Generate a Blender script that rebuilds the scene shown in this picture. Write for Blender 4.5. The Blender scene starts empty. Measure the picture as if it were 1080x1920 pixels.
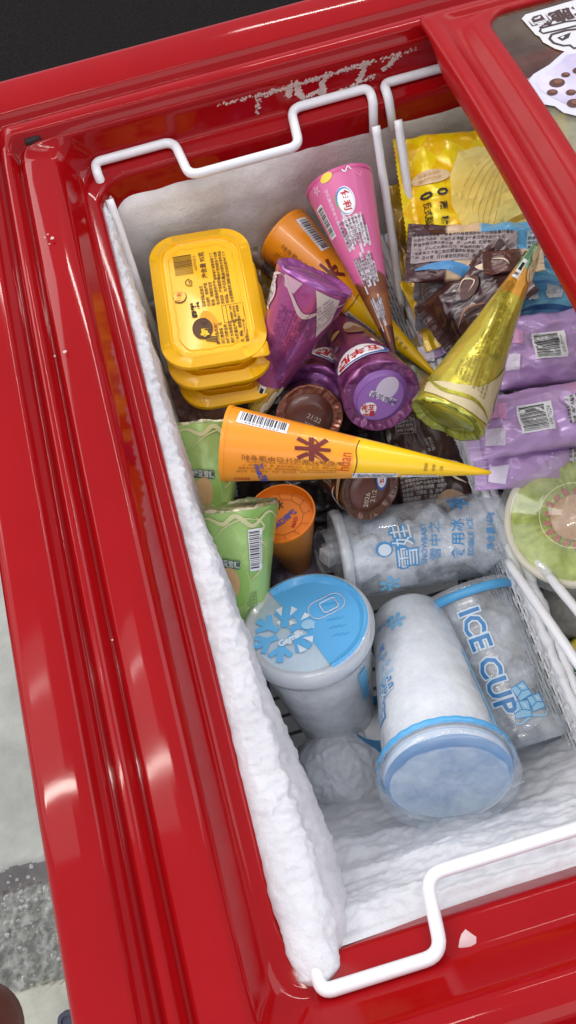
import bpy, bmesh, math, random
from mathutils import Vector, Matrix, noise
V = Vector
PI = math.pi
sc = bpy.context.scene
col = sc.collection
random.seed(7)

# ------------------------------------------------------------------ camera
H = 0.44                                   # camera height above the inner ledge
M = Matrix(((0.95944644, -0.27267964, -0.07147266),
            (-0.2797679801, -0.89004566, -0.35992861),
            (0.03453127, 0.36532798, -0.93023817)))
F = 1440.0
cam = bpy.data.cameras.new('camera')
cam.sensor_fit = 'VERTICAL'; cam.sensor_height = 36; cam.lens = 36 * F / 1920
cam.clip_start = 0.01; cam.clip_end = 60
camo = bpy.data.objects.new('camera', cam); col.objects.link(camo)
camo.matrix_world = Matrix.Translation((0, 0, H)) @ (Matrix.Diagonal((1, -1, -1)) @ M).transposed().to_4x4()
sc.camera = camo
CAM = V((0, 0, H))


def P(px, py, z):
    """a point of the place: where the line of sight through a pixel meets height z"""
    d = M.transposed() @ V((px - 540, py - 960, F))
    return CAM + d * ((z - H) / d.z)


# ------------------------------------------------------------------ world and lamps (an indoor shop, fluorescent tubes overhead, and added lamps out of view)
w = bpy.data.worlds.new('World'); sc.world = w; w.use_nodes = True
w.node_tree.nodes['Background'].inputs[0].default_value = (0.80, 0.86, 1.0, 1)
w.node_tree.nodes['Background'].inputs[1].default_value = 0.53


def area(name, loc, sx, sy, energy, color=(1, 1, 1), target=None, spread=None):
    l = bpy.data.lights.new(name, 'AREA'); l.shape = 'RECTANGLE'; l.size = sx; l.size_y = sy
    l.energy = energy; l.color = color
    o = bpy.data.objects.new(name, l); col.objects.link(o); o.location = loc
    if target is not None:
        o.rotation_euler = (V(target) - V(loc)).to_track_quat('-Z', 'Y').to_euler()
    return o


area('ceiling_or_added_tube', (-0.80, 0.160, 2.1), 2.0, 0.040, 8, (1, 0.95, 0.86))
area('ceiling_or_added_tube', (-0.62, 0.52, 2.1), 0.9, 0.045, 0.9, (1, 0.93, 0.90))
area('ceiling_or_added_panel', (-0.95, 0.33, 2.2), 1.7, 0.8, 5.0, (1, 0.93, 0.90))
area('ceiling_or_added_panel', (-3.6, 4.6, 3.4), 4.2, 3.2, 130, (1, 0.98, 0.95), (0.1, 0.2, -0.1))  # added key lamp out of view, brightens the inside from the far left
area('ceiling_or_added_tube', (1.5, 2.3, 2.4), 2.4, 0.08, 20, (1, 0.97, 0.92), (0.1, 0.2, -0.1))  # added strip out of view, gives the foil cones their shine
area('ceiling_or_added_panel', (0.55, -1.75, 2.0), 2.2, 1.1, 9, (1, 0.97, 0.94), (0.1, 0.25, -0.1))  # added fill lamp behind the camera
area('ceiling_or_added_panel', (2.9, 0.9, 2.0), 2.0, 2.4, 24, (0.97, 0.98, 1.0), (0.1, 0.2, -0.1))  # added side lamp, lifts the contents from the right
area('ceiling_or_added_panel', (-2.9, 1.0, 2.0), 2.0, 2.4, 15, (1, 0.97, 0.93), (0.1, 0.2, -0.1))  # added side lamp, lifts the contents from the left
vs = sc.view_settings
vs.view_transform = 'Standard'; vs.look = 'None'; vs.exposure = 0.44; vs.gamma = 1
sc.cycles.use_denoising = True
sc.cycles.max_bounces = 10; sc.cycles.transparent_max_bounces = 16
sc.cycles.caustics_reflective = False; sc.cycles.caustics_refractive = False
sc.cycles.sample_clamp_indirect = 6

# ------------------------------------------------------------------ materials
_m = {}


def srgb(r, g, b):
    f = lambda c: (c / 255 / 12.92) if c / 255 <= 0.04045 else ((c / 255 + 0.055) / 1.055) ** 2.4
    return (f(r), f(g), f(b))


def mat(name, c, rough=0.5, metal=0.0, bump=None, coat=0.0, vary=0.0, vscale=30, sss=0.0, c2=None, rvary=0.0, spec=0.5, bump2=None):
    if name in _m: return _m[name]
    m = bpy.data.materials.new(name); m.use_nodes = True
    nt = m.node_tree; b = nt.nodes['Principled BSDF']; L = nt.links
    b.inputs['Base Color'].default_value = (*c, 1)
    b.inputs['Roughness'].default_value = rough; b.inputs['Metallic'].default_value = metal
    b.inputs['Coat Weight'].default_value = coat; b.inputs['Coat Roughness'].default_value = 0.08
    b.inputs['Specular IOR Level'].default_value = spec
    if sss:
        b.inputs['Subsurface Weight'].default_value = sss; b.inputs['Subsurface Radius'].default_value = (0.6, 0.8, 1.0)
        b.inputs['Subsurface Scale'].default_value = 0.006
    tc = nt.nodes.new('ShaderNodeTexCoord')

    def nz(scale, detail=5, rough_=0.6):
        n = nt.nodes.new('ShaderNodeTexNoise'); n.inputs['Scale'].default_value = scale
        n.inputs['Detail'].default_value = detail; n.inputs['Roughness'].default_value = rough_
        L.new(tc.outputs['Object'], n.inputs['Vector']); return n
    if vary or c2:
        n = nz(vscale); r = nt.nodes.new('ShaderNodeValToRGB')
        r.color_ramp.elements[0].position = 0.35; r.color_ramp.elements[1].position = 0.68
        c2_ = c2 or tuple(x * (1 - vary) for x in c)
        r.color_ramp.elements[0].color = (*c2_, 1); r.color_ramp.elements[1].color = (*c, 1)
        L.new(n.outputs[0], r.inputs[0]); L.new(r.outputs[0], b.inputs['Base Color'])
    if rvary:
        n = nz(vscale * 1.7); mr = nt.nodes.new('ShaderNodeMapRange')
        mr.inputs[1].default_value = 0.3; mr.inputs[2].default_value = 0.7
        mr.inputs[3].default_value = max(0.03, rough - rvary); mr.inputs[4].default_value = rough + rvary
        L.new(n.outputs[0], mr.inputs[0]); L.new(mr.outputs[0], b.inputs['Roughness'])
    last = None
    for bb in (bump, bump2):
        if bb:
            n = nz(bb[0], 4); bp = nt.nodes.new('ShaderNodeBump')
            bp.inputs['Strength'].default_value = bb[1]; bp.inputs['Distance'].default_value = bb[2]
            L.new(n.outputs[0], bp.inputs['Height'])
            if last: L.new(last.outputs[0], bp.inputs['Normal'])
            last = bp
    if last: L.new(last.outputs[0], b.inputs['Normal'])
    _m[name] = m
    return m


def zones(name, stops, rough=0.35, metal=0.0, wav=(40, 0.006), coat=0.3, bump=None, axis='Z', speckle=None, off0=0.0):
    """printed colour zones along a wrapper: stops = [(metres along the axis, colour)]"""
    if name in _m: return _m[name]
    m = mat(name, stops[0][1], rough, metal, bump, coat)
    nt = m.node_tree; L = nt.links; b = nt.nodes['Principled BSDF']
    tc = nt.nodes.new('ShaderNodeTexCoord'); sp = nt.nodes.new('ShaderNodeSeparateXYZ')
    L.new(tc.outputs['Object'], sp.inputs[0])
    n = nt.nodes.new('ShaderNodeTexNoise'); n.inputs['Scale'].default_value = wav[0]; n.inputs['Detail'].default_value = 1
    L.new(tc.outputs['Object'], n.inputs['Vector'])
    a = nt.nodes.new('ShaderNodeMath'); a.operation = 'MULTIPLY_ADD'; a.inputs[1].default_value = wav[1] * 2
    L.new(n.outputs[0], a.inputs[0])
    ad = nt.nodes.new('ShaderNodeMath'); ad.inputs[1].default_value = off0; L.new(sp.outputs[axis], ad.inputs[0]); L.new(ad.outputs[0], a.inputs[2])
    s = nt.nodes.new('ShaderNodeMath'); s.operation = 'MULTIPLY'; s.inputs[1].default_value = 4.0
    L.new(a.outputs[0], s.inputs[0])
    r = nt.nodes.new('ShaderNodeValToRGB'); r.color_ramp.interpolation = 'LINEAR'
    els = r.color_ramp.elements
    while len(els) > 1: els.remove(els[-1])
    els[0].position = 0; els[0].color = (*stops[0][1], 1)
    for i, (z, c) in enumerate(stops):
        if i == 0: continue
        e = els.new(max(0, min(1, (z + wav[1]) * 4 - 0.004))); e.color = (*stops[i - 1][1], 1)
        e = els.new(max(0, min(1, (z + wav[1]) * 4 + 0.004))); e.color = (*c, 1)
    L.new(s.outputs[0], r.inputs[0])
    out = r.outputs[0]
    if speckle:
        n2 = nt.nodes.new('ShaderNodeTexNoise'); n2.inputs['Scale'].default_value = speckle[0]; n2.inputs['Detail'].default_value = 2
        L.new(tc.outputs['Object'], n2.inputs['Vector'])
        r2 = nt.nodes.new('ShaderNodeValToRGB'); r2.color_ramp.elements[0].position = speckle[2]; r2.color_ramp.elements[1].position = speckle[2] + 0.05
        L.new(n2.outputs[0], r2.inputs[0])
        mx = nt.nodes.new('ShaderNodeMix'); mx.data_type = 'RGBA'
        L.new(r2.outputs[0], mx.inputs[0]); L.new(out, mx.inputs[6]); mx.inputs[7].default_value = (*speckle[1], 1)
        out = mx.outputs[2]
    L.new(out, b.inputs['Base Color'])
    return m


def see_through(name, tint, body, lo, hi, scale=25, rough=0.15, glossy_c=(1, 1, 1), bump=0.3, seed=0.0, ztop=None):
    """clear plastic with a film of frost: part transparent, part pale frosted, under a gloss"""
    if name in _m: return _m[name]
    m = bpy.data.materials.new(name); m.use_nodes = True; nt = m.node_tree; L = nt.links
    b = nt.nodes['Principled BSDF']; b.inputs['Base Color'].default_value = (*body, 1); b.inputs['Roughness'].default_value = rough
    b.inputs['Specular IOR Level'].default_value = 0.7
    out = nt.nodes['Material Output']
    t = nt.nodes.new('ShaderNodeBsdfTransparent'); t.inputs[0].default_value = (*tint, 1)
    g = nt.nodes.new('ShaderNodeBsdfGlossy'); g.inputs['Roughness'].default_value = 0.06; g.inputs[0].default_value = (*glossy_c, 1)
    lw = nt.nodes.new('ShaderNodeLayerWeight'); lw.inputs[0].default_value = 0.5
    pw = nt.nodes.new('ShaderNodeMath'); pw.operation = 'POWER'; pw.inputs[1].default_value = 4.0; L.new(lw.outputs['Facing'], pw.inputs[0])
    fr = nt.nodes.new('ShaderNodeMath'); fr.operation = 'MULTIPLY_ADD'; fr.inputs[1].default_value = 0.7; fr.inputs[2].default_value = 0.045; L.new(pw.outputs[0], fr.inputs[0])
    tc = nt.nodes.new('ShaderNodeTexCoord'); mp = nt.nodes.new('ShaderNodeMapping'); mp.inputs[1].default_value = (seed, seed, seed)
    L.new(tc.outputs['Object'], mp.inputs[0])
    n = nt.nodes.new('ShaderNodeTexNoise'); n.inputs['Scale'].default_value = scale; n.inputs['Detail'].default_value = 8; n.inputs['Roughness'].default_value = 0.62
    L.new(mp.outputs[0], n.inputs['Vector'])
    mr = nt.nodes.new('ShaderNodeMapRange'); mr.inputs[1].default_value = 0.36; mr.inputs[2].default_value = 0.66
    mr.inputs[3].default_value = lo; mr.inputs[4].default_value = hi
    L.new(n.outputs[0], mr.inputs[0])
    bp = nt.nodes.new('ShaderNodeBump'); bp.inputs['Strength'].default_value = bump; bp.inputs['Distance'].default_value = 0.002
    n3 = nt.nodes.new('ShaderNodeTexNoise'); n3.inputs['Scale'].default_value = 160; L.new(mp.outputs[0], n3.inputs['Vector'])
    L.new(n3.outputs[0], bp.inputs['Height']); L.new(bp.outputs[0], b.inputs['Normal'])
    m1 = nt.nodes.new('ShaderNodeMixShader'); L.new(fr.outputs[0], m1.inputs[0]); L.new(t.outputs[0], m1.inputs[1]); L.new(g.outputs[0], m1.inputs[2])
    m2 = nt.nodes.new('ShaderNodeMixShader'); L.new(mr.outputs[0], m2.inputs[0]); L.new(m1.outputs[0], m2.inputs[1]); L.new(b.outputs[0], m2.inputs[2])
    L.new(m2.outputs[0], out.inputs[0])
    _m[name] = m
    return m


# ------------------------------------------------------------------ object helpers
def link(name, me, mats, parent=None, smooth=True):
    for m in (mats if isinstance(mats, (list, tuple)) else [mats]): me.materials.append(m)
    if smooth:
        me.polygons.foreach_set('use_smooth', [True] * len(me.polygons))
    o = bpy.data.objects.new(name, me); col.objects.link(o)
    if parent is not None: o.parent = parent
    return o


def mesh(name, verts, faces, mats, parent=None, smooth=True, midx=None, sharp=None):
    me = bpy.data.meshes.new(name); me.from_pydata([tuple(v) for v in verts], [], faces); me.update()
    o = link(name, me, mats, parent, smooth)
    if midx: me.polygons.foreach_set('material_index', midx)
    if sharp is not None: me.set_sharp_from_angle(angle=math.radians(sharp))
    return o


def thing(name, label, cat, mw=None, group=None):
    o = bpy.data.objects.new(name, None); col.objects.link(o); o.empty_display_size = 0.02
    o['label'] = label; o['category'] = cat
    if group: o['group'] = group
    if mw is not None: o.matrix_world = mw
    return o


def axis_frame(a, b, roll=0.0):
    """origin a, local z to b, local x turned to the camera, then rolled"""
    z = (b - a).normalized(); c = (CAM - a); x = (c - z * c.dot(z)).normalized(); y = z.cross(x)
    m = Matrix((x, y, z)).transposed().to_4x4(); m.translation = a
    return m @ Matrix.Rotation(roll, 4, 'Z')


def flat_frame(c, right, normal):
    """origin c, local x towards the point right, local z as near the normal as it goes"""
    x = (right - c).normalized(); z = (V(normal) - x * V(normal).dot(x)).normalized(); y = z.cross(x)
    m = Matrix((x, y, z)).transposed().to_4x4(); m.translation = c
    return m


def grid(nu, nv, f, closed_u=False):
    vs_ = [f(i / (nu if closed_u else nu - 1), j / (nv - 1)) for j in range(nv) for i in range(nu)]
    fs = []
    for j in range(nv - 1):
        for i in range(nu if closed_u else nu - 1):
            a = j * nu + i; b = j * nu + (i + 1) % nu
            fs.append((a, b, b + nu, a + nu))
    return vs_, fs


def merge(parts):
    vs_, fs = [], []
    for v, f in parts:
        n = len(vs_); vs_ += list(v); fs += [tuple(i + n for i in q) for q in f]
    return vs_, fs


def lathe(prof, n=64, wob=None):
    """prof = [(r, z)]"""
    def f(u, v):
        k = v * (len(prof) - 1); i = min(int(k + 1e-6), len(prof) - 1)
        r, z = prof[i]; a = u * 2 * PI
        dr, dz = wob(a, i, r, z) if wob else (0, 0)
        return V(((r + dr) * math.cos(a), (r + dr) * math.sin(a), z + dz))
    vs_, fs = grid(n, len(prof), f, True)
    if prof[0][0] > 1e-5: fs.append(tuple(reversed(range(n))))
    if prof[-1][0] > 1e-5: fs.append(tuple(range(n * (len(prof) - 1), n * len(prof))))
    return vs_, fs


def smooth_path(pts, rad=0.008, seg=6):
    """round the corners of a polyline"""
    pts = [V(p) for p in pts]; out = [pts[0]]
    for i in range(1, len(pts) - 1):
        a, p, b = pts[i - 1], pts[i], pts[i + 1]
        d1 = (a - p); d2 = (b - p); l = min(rad, d1.length * 0.48, d2.length * 0.48)
        s = p + d1.normalized() * l; e = p + d2.normalized() * l
        for k in range(seg + 1):
            t = k / seg; out.append(s * (1 - t) ** 2 + p * 2 * t * (1 - t) + e * t * t)
    out.append(pts[-1])
    return out


def tube(pts, r, n=10, rough=0.0, seed=0, step=None, caps=True):
    if step:
        q = [pts[0]]
        for a, b in zip(pts, pts[1:]):
            k = max(1, int((b - a).length / step))
            q += [a.lerp(b, t / k) for t in range(1, k + 1)]
        pts = q
    vs_, fs = [], []
    t0 = (pts[1] - pts[0]).normalized(); up = V((0, 0, 1)) if abs(t0.z) < 0.9 else V((1, 0, 0))
    nrm = (up - t0 * up.dot(t0)).normalized()
    for i, p in enumerate(pts):
        t = (pts[min(i + 1, len(pts) - 1)] - pts[max(i - 1, 0)]).normalized()
        nrm = (nrm - t * nrm.dot(t)).normalized(); bn = t.cross(nrm)
        for k in range(n):
            a = 2 * PI * k / n; d = nrm * math.cos(a) + bn * math.sin(a)
            rr = r
            if rough:
                q = p * 1.0 + d * r
                rr = r * (1 + rough * max(-0.5, noise.noise(q * 90 + V((seed, 0, 0))) + 0.5 * noise.noise(q * 230)))
            vs_.append(p + d * rr)
    for i in range(len(pts) - 1):
        for k in range(n):
            a = i * n + k; b = i * n + (k + 1) % n
            fs.append((a, b, b + n, a + n))
    if caps:
        fs.append(tuple(reversed(range(n)))); fs.append(tuple(range(len(vs_) - n, len(vs_))))
    return vs_, fs


def rrect(w_, h_, r, n=8):
    pts = []
    for cx, cy, a0 in ((w_ / 2 - r, h_ / 2 - r, 0), (-w_ / 2 + r, h_ / 2 - r, 90), (-w_ / 2 + r, -h_ / 2 + r, 180), (w_ / 2 - r, -h_ / 2 + r, 270)):
        for k in range(n + 1):
            a = math.radians(a0 + 90 * k / n); pts.append((cx + r * math.cos(a), cy + r * math.sin(a)))
    return pts


def rloft(rings, n=8, cap0=True, cap1=True, wob=None):
    """rings = [(w, h, r, z)]"""
    vs_, fs = [], []; N = 4 * (n + 1)
    for ri, (w_, h_, r, z) in enumerate(rings):
        for x, y in rrect(w_, h_, r, n): vs_.append(V((x, y, z)))
    for i in range(len(rings) - 1):
        for k in range(N):
            a = i * N + k; b = i * N + (k + 1) % N
            fs.append((a, b, b + N, a + N))
    if cap0: fs.append(tuple(reversed(range(N))))
    if cap1: fs.append(tuple(range(N * (len(rings) - 1), N * len(rings))))
    return vs_, fs


# ------------------------------------------------------------------ printing: thin ink laid on a surface
INK = {}


def ink(c, rough=0.45, metal=0.0, coat=0.0):
    k = ('ink_%d_%d_%d_%d' % (c[0], c[1], c[2], metal * 10))
    return mat(k, srgb(*c), rough, metal, coat=coat)


_glyph = {}


def glyphs(body, bold=0.0, res=2):
    k = (body, bold, res)
    if k in _glyph: return _glyph[k]
    cu = bpy.data.curves.new('ink', 'FONT'); cu.body = body; cu.resolution_u = res; cu.offset = bold
    cu.align_x = 'CENTER'; cu.align_y = 'CENTER'; cu.space_line = 0.9
    o = bpy.data.objects.new('ink', cu); me = o.to_mesh()
    vs_ = [(v.co.x, v.co.y) for v in me.vertices]; fs = [tuple(p.vertices) for p in me.polygons]
    o.to_mesh_clear(); bpy.data.objects.remove(o); bpy.data.curves.remove(cu)
    _glyph[k] = (vs_, fs)
    return _glyph[k]


class Print:
    def __init__(s, surf, off=0.0004, lmax=0.004):
        s.surf = surf; s.off = off; s.v = []; s.f = []; s.mi = []; s.mats = []; s.lmax = lmax

    def _tri(s, a, b, c, off, mi, depth=0):
        e = [(a, b), (b, c), (c, a)]
        l = [math.dist(*x) for x in e]; m = max(l)
        if m > s.lmax and depth < 8:
            i = l.index(m); p, q = e[i]; r = (c, a, b)[i]; h = ((p[0] + q[0]) / 2, (p[1] + q[1]) / 2)
            s._tri(p, h, r, off, mi, depth + 1); s._tri(h, q, r, off, mi, depth + 1); return
        n = len(s.v)
        for x in (a, b, c): s.v.append(s.surf(x[0], x[1], off))
        s.f.append((n, n + 1, n + 2)); s.mi.append(mi)

    def add(s, vs_, fs, m, u=0, v=0, sc_=1.0, rot=0.0, layer=0, sx=1.0):
        if m not in s.mats: s.mats.append(m)
        mi = s.mats.index(m); c, d = math.cos(rot), math.sin(rot)
        q = [(u + (x * sx * c - y * d) * sc_, v + (x * sx * d + y * c) * sc_) for x, y in vs_]
        off = s.off + layer * 0.00018
        for f in fs:
            for i in range(1, len(f) - 1): s._tri(q[f[0]], q[f[i]], q[f[i + 1]], off, mi)
        return s

    def text(s, body, u, v, size, m, rot=0, bold=0.0, layer=1, sx=1.0, res=2):
        vs_, fs = glyphs(body, bold, res); return s.add(vs_, fs, m, u, v, size, math.radians(rot), layer, sx)

    def rect(s, u, v, w_, h_, m, rot=0, layer=0):
        return s.add([(-w_ / 2, -h_ / 2), (w_ / 2, -h_ / 2), (w_ / 2, h_ / 2), (-w_ / 2, h_ / 2)], [(0, 1, 2, 3)], m, u, v, 1, math.radians(rot), layer)

    def ell(s, u, v, a, b, m, rot=0, layer=0, n=28):
        return s.add([(0, 0)] + [(a * math.cos(2 * PI * k / n), b * math.sin(2 * PI * k / n)) for k in range(n)], [(0, k + 1, (k + 1) % n + 1) for k in range(n)], m, u, v, 1, math.radians(rot), layer)

    def poly(s, pts, m, layer=0):
        cx = sum(p[0] for p in pts) / len(pts); cy = sum(p[1] for p in pts) / len(pts); n = len(pts)
        return s.add([(cx, cy)] + list(pts), [(0, k + 1, (k + 1) % n + 1) for k in range(n)], m, 0, 0, 1, 0, layer)

    def line(s, pts, wd, m, layer=0, taper=False, closed=False):
        L_ = []
        n = len(pts)
        for i, p in enumerate(pts):
            a = pts[i - 1] if (i or closed) else p; b = pts[(i + 1) % n] if (i < n - 1 or closed) else p
            d = (b[0] - a[0], b[1] - a[1]); l = math.hypot(*d) or 1; w_ = wd / 2
            if taper: w_ *= max(0.15, math.sin(PI * (i + 0.4) / (n - 0.2)))
            L_.append(((p[0] - d[1] / l * w_, p[1] + d[0] / l * w_), (p[0] + d[1] / l * w_, p[1] - d[0] / l * w_)))
        vs_ = [q for x in L_ for q in x]
        fs = [(2 * i, 2 * i + 1, 2 * ((i + 1) % n) + 1, 2 * ((i + 1) % n)) for i in range(n if closed else n - 1)]
        return s.add(vs_, fs, m, layer=layer)

    def curve(s, pts, wd, m, layer=0, taper=True, k=8):
        out = []
        P_ = [pts[0]] + list(pts) + [pts[-1]]
        for i in range(1, len(P_) - 2):
            for j in range(k):
                t = j / k; p0, p1, p2, p3 = P_[i - 1:i + 3]
                out.append(tuple(0.5 * (2 * p1[c] + (p2[c] - p0[c]) * t + (2 * p0[c] - 5 * p1[c] + 4 * p2[c] - p3[c]) * t * t + (3 * p1[c] - p0[c] - 3 * p2[c] + p3[c]) * t ** 3) for c in (0, 1)))
        out.append(pts[-1])
        return s.line(out, wd, m, layer, taper)

    def barcode(s, u, v, w_, h_, rot=0, digits='6907992512', white=None, seed=1, paper=True, black=None):
        R_ = random.Random(seed); wh = white or ink((236, 236, 238)); bk = black or ink((24, 22, 24))
        if paper: s.rect(u, v, w_, h_, wh, rot, 0)
        c, d = math.cos(math.radians(rot)), math.sin(math.radians(rot)); x = -w_ * 0.44
        while x < w_ * 0.43:
            b = w_ * R_.choice((0.012, 0.012, 0.024, 0.034)); y = h_ * 0.08
            s.rect(u + (x + b / 2) * c - y * d, v + (x + b / 2) * d + y * c, b, h_ * 0.72, bk, rot, 1)
            x += b + w_ * R_.choice((0.013, 0.02, 0.03))
        y = -h_ * 0.40
        s.text(digits, u - y * d, v + y * c, h_ * 0.17, bk, rot, 0.0, 1, sx=w_ * 0.86 / (len(digits) * 0.62 * h_ * 0.17), res=1)
        return s

    def block(s, u, v, w_, lines, size, m, rot=0, seed=1, shape=None, layer=1, bold=0.02):
        """rows of fine print"""
        R_ = random.Random(seed); T = '配料饮用水白砂糖植物油全脂乳粉麦芽糊精食品添加剂单双甘油脂肪酸酯瓜尔胶卡拉胶香精贮存条件生产日期见包装保质期个月产地广东省净含量克营养成分表能量蛋白质碳水化合物钠'
        c, d = math.cos(math.radians(rot)), math.sin(math.radians(rot))
        for i in range(lines):
            y = ((lines - 1) / 2 - i) * size * 1.25
            a, b = (0, 1) if shape is None else shape(i / max(1, lines - 1))
            x = (a - 0.5) * w_
            while x < (b - 0.5) * w_:
                k = R_.randrange(len(T) - 4)
                t = T[k]
                s.text(t, u + x * c - y * d, v + x * d + y * c, size, m, rot, bold, layer, res=1)
                x += size * (1.02 if R_.random() < 0.9 else 1.8)
        return s

    def logo_oval(s, u, v, a, b, body, rot=0, size=None, txt=(190, 30, 40), ring1=(40, 110, 200), ring2=(90, 160, 60), trot=None, layer=1):
        s.ell(u, v, a * 1.14, b * 1.18, ink((238, 238, 240)), rot, layer)
        s.ell(u + a * 0.06, v - b * 0.02, a * 1.06, b * 1.1, ink(ring1), rot, layer + 1)
        s.ell(u, v + b * 0.05, a * 0.98, b, ink((240, 240, 242)), rot, layer + 2)
        s.text(body, u, v, size or b * 1.1, ink(txt), rot if trot is None else trot, 0.03, layer + 3)
        return s

    def flake(s, u, v, r, m, layer=1, wd=None, rot=0):
        wd = wd or r * 0.12; layer0 = layer
        for k in range(6):
            layer = layer0 + 0.16 * k
            a = math.radians(60 * k + rot); ca, sa = math.cos(a), math.sin(a)
            s.line([(u, v), (u + r * ca * 0.82, v + r * sa * 0.82)], wd, m, layer)
            for q in (0.42, 0.66):
                for sg in (-1, 1):
                    b = a + sg * math.radians(55); l = r * 0.28
                    s.line([(u + r * q * ca, v + r * q * sa), (u + r * q * ca + l * math.cos(b), v + r * q * sa + l * math.sin(b))], wd, m, layer)
            s.line([(u + r * (0.9 + 0.1 * math.cos(t)) * ca - r * 0.1 * math.sin(t) * sa, v + r * (0.9 + 0.1 * math.cos(t)) * sa + r * 0.1 * math.sin(t) * ca) for t in [2 * PI * j / 8 for j in range(8)]], wd * 0.7, m, layer, closed=True)
        return s

    def build(s, name, parent):
        return mesh(name, s.v, s.f, s.mats, parent, True, s.mi)


def cone_surf(L_, r0, r1, wr=None, ref=None):
    """u = metres round the wrapper (at radius ref), v = metres along it"""
    def f(u, v, off=0):
        r = r0 + (r1 - r0) * v / L_; a = u / (ref or r0)
        if wr: off += wr(a, v)
        return V(((r + off) * math.cos(a), (r + off) * math.sin(a), v))
    return f


def plane_surf(z=0.0, fn=None):
    return lambda u, v, off=0: V((u, v, (fn(u, v) if fn else z) + off))


# ================================================================== THE SETTING
conc = mat('concrete', (0.50, 0.50, 0.45), 0.85, bump=(60, 0.5, 0.004), c2=(0.33, 0.33, 0.30), vscale=9, bump2=(300, 0.4, 0.001))


def floor_h(x, y):
    h = 0.003 * noise.noise(V((x * 4, y * 4, 0)))
    y += 0.006 * noise.noise(V((x * 30, 3, 0))) + 0.02 * (x + 0.45)
    if y < 0.070:                                        # the rounded edge of the slab, rough mortar, then another slab
        e = min(1, (0.070 - y) / 0.045); h -= 0.030 * e * e * (3 - 2 * e)
        if -0.115 < y < 0.030:
            h += 0.008 * noise.fractal(V((x * 38, y * 38, 2)), 0.7, 2.1, 4) + 0.012 * max(0, noise.noise(V((x * 70, y * 70, 5)))) + 0.004 * noise.noise(V((x * 200, y * 200, 5)))
        if y < -0.115: h += 0.012
    return -0.846 + h


vs_, fs = grid(2, 2, lambda u, v: V((-1.6 + 1.6 * u, 0.2 + 0.9 * v, -0.846)))
o = mesh('floor', vs_, fs, conc); o['kind'] = 'structure'
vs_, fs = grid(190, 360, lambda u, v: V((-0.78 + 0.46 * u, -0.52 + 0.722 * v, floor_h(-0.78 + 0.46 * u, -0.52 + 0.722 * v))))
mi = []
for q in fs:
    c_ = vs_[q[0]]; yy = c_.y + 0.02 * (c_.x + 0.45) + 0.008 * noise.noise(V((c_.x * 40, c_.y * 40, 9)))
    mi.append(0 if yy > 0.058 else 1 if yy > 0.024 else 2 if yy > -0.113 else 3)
o = mesh('floor', vs_, fs, [conc, mat('slab_edge', (0.22, 0.20, 0.19), 0.85, bump=(160, 0.4, 0.002), vary=0.3, vscale=30), mat('rough_mortar', (0.40, 0.40, 0.37), 0.9, bump=(220, 0.8, 0.004), c2=(0.20, 0.20, 0.18), vscale=60), mat('cream_slab', (0.56, 0.55, 0.46), 0.85, bump=(120, 0.4, 0.002), vary=0.25, vscale=30)], None, True, mi); o['kind'] = 'structure'  # darker slab_edge band also holds the step's shade in its colour
vs_, fs = grid(2, 2, lambda u, v: V((-7 + 14 * u, -7 + 14 * v, -0.93)))
o = mesh('floor_screed', vs_, fs, conc); o['kind'] = 'structure'
# loose crumbs of mortar
cr = []
for i in range(420):
    x = random.uniform(-0.72, -0.38); y = random.gauss(0.008, 0.022) if i % 3 else random.uniform(-0.11, 0.02); s_ = random.uniform(0.0015, 0.006)
    z = floor_h(x, y); vv = [V((math.cos(a) * s_ * random.uniform(.6, 1.1), math.sin(a) * s_ * random.uniform(.6, 1.1), 0)) for a in (0, 1.2, 2.5, 3.8, 5.0)]
    cr.append(([V((x, y, z - 0.002)) + q for q in vv] + [V((x, y, z + s_ * 0.8))], [(k, (k + 1) % 5, 5) for k in range(5)]))
vs_, fs = merge(cr)
o = mesh('mortar_crumbs', vs_, fs, mat('crumb', (0.62, 0.61, 0.58), 0.9), None, False); o['kind'] = 'stuff'
o['label'] = 'pale crumbs of mortar on the broken concrete'; o['category'] = 'debris'

# dark mat behind and beside the freezer
blk = mat('dark_mat', (0.020, 0.016, 0.015), 0.95, bump=(300, 0.8, 0.003), c2=(0.008, 0.007, 0.007), vscale=170, spec=0.1)
vs_, fs = grid(40, 40, lambda u, v: V((-2.6 + 5.4 * u, 0.56 + 3.2 * v, -0.835 + 0.003 * noise.noise(V((u * 20, v * 20, 0))))))
vs_ += [V((v.x, v.y, -0.86)) for v in vs_[:40]]; fs += [(i + 1, i, 1600 + i, 1601 + i) for i in range(39)]
o = mesh('floor_mat', vs_, fs, blk); o['label'] = 'black rubber mat on the floor behind the red freezer'; o['category'] = 'floor mat'

# dark red rounded form of unknown kind and dark blue edge at the lower left corner of the photograph
t = thing('rounded_form', 'dark red rounded form at the lower left, above the concrete', 'plastic cap', Matrix.Translation(P(-118, 1985, -0.35) - V((0, 0, 0.09))))
vs_, fs = lathe([(0.0005, 0.10), (0.02, 0.097), (0.036, 0.085), (0.045, 0.06), (0.048, 0.03), (0.044, 0.0), (0.03, -0.015)], 32)
mesh('form_body', vs_, fs, mat('dark_red_matte', (0.14, 0.02, 0.012), 0.5), t)
c0 = P(190, 1975, -0.79)
t = thing('storage_crate', 'dark blue flat box top at the foot of the freezer', 'box', Matrix.Translation(c0) @ Matrix.Rotation(math.radians(-12), 4, 'Z'))
vs_, fs = rloft([(0.11, 0.09, 0.008, -0.14), (0.12, 0.10, 0.008, -0.002), (0.118, 0.098, 0.007, 0)], 4)
mesh('box_body', vs_, fs, mat('navy_plastic', (0.035, 0.04, 0.07), 0.5), t, sharp=40)
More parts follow.
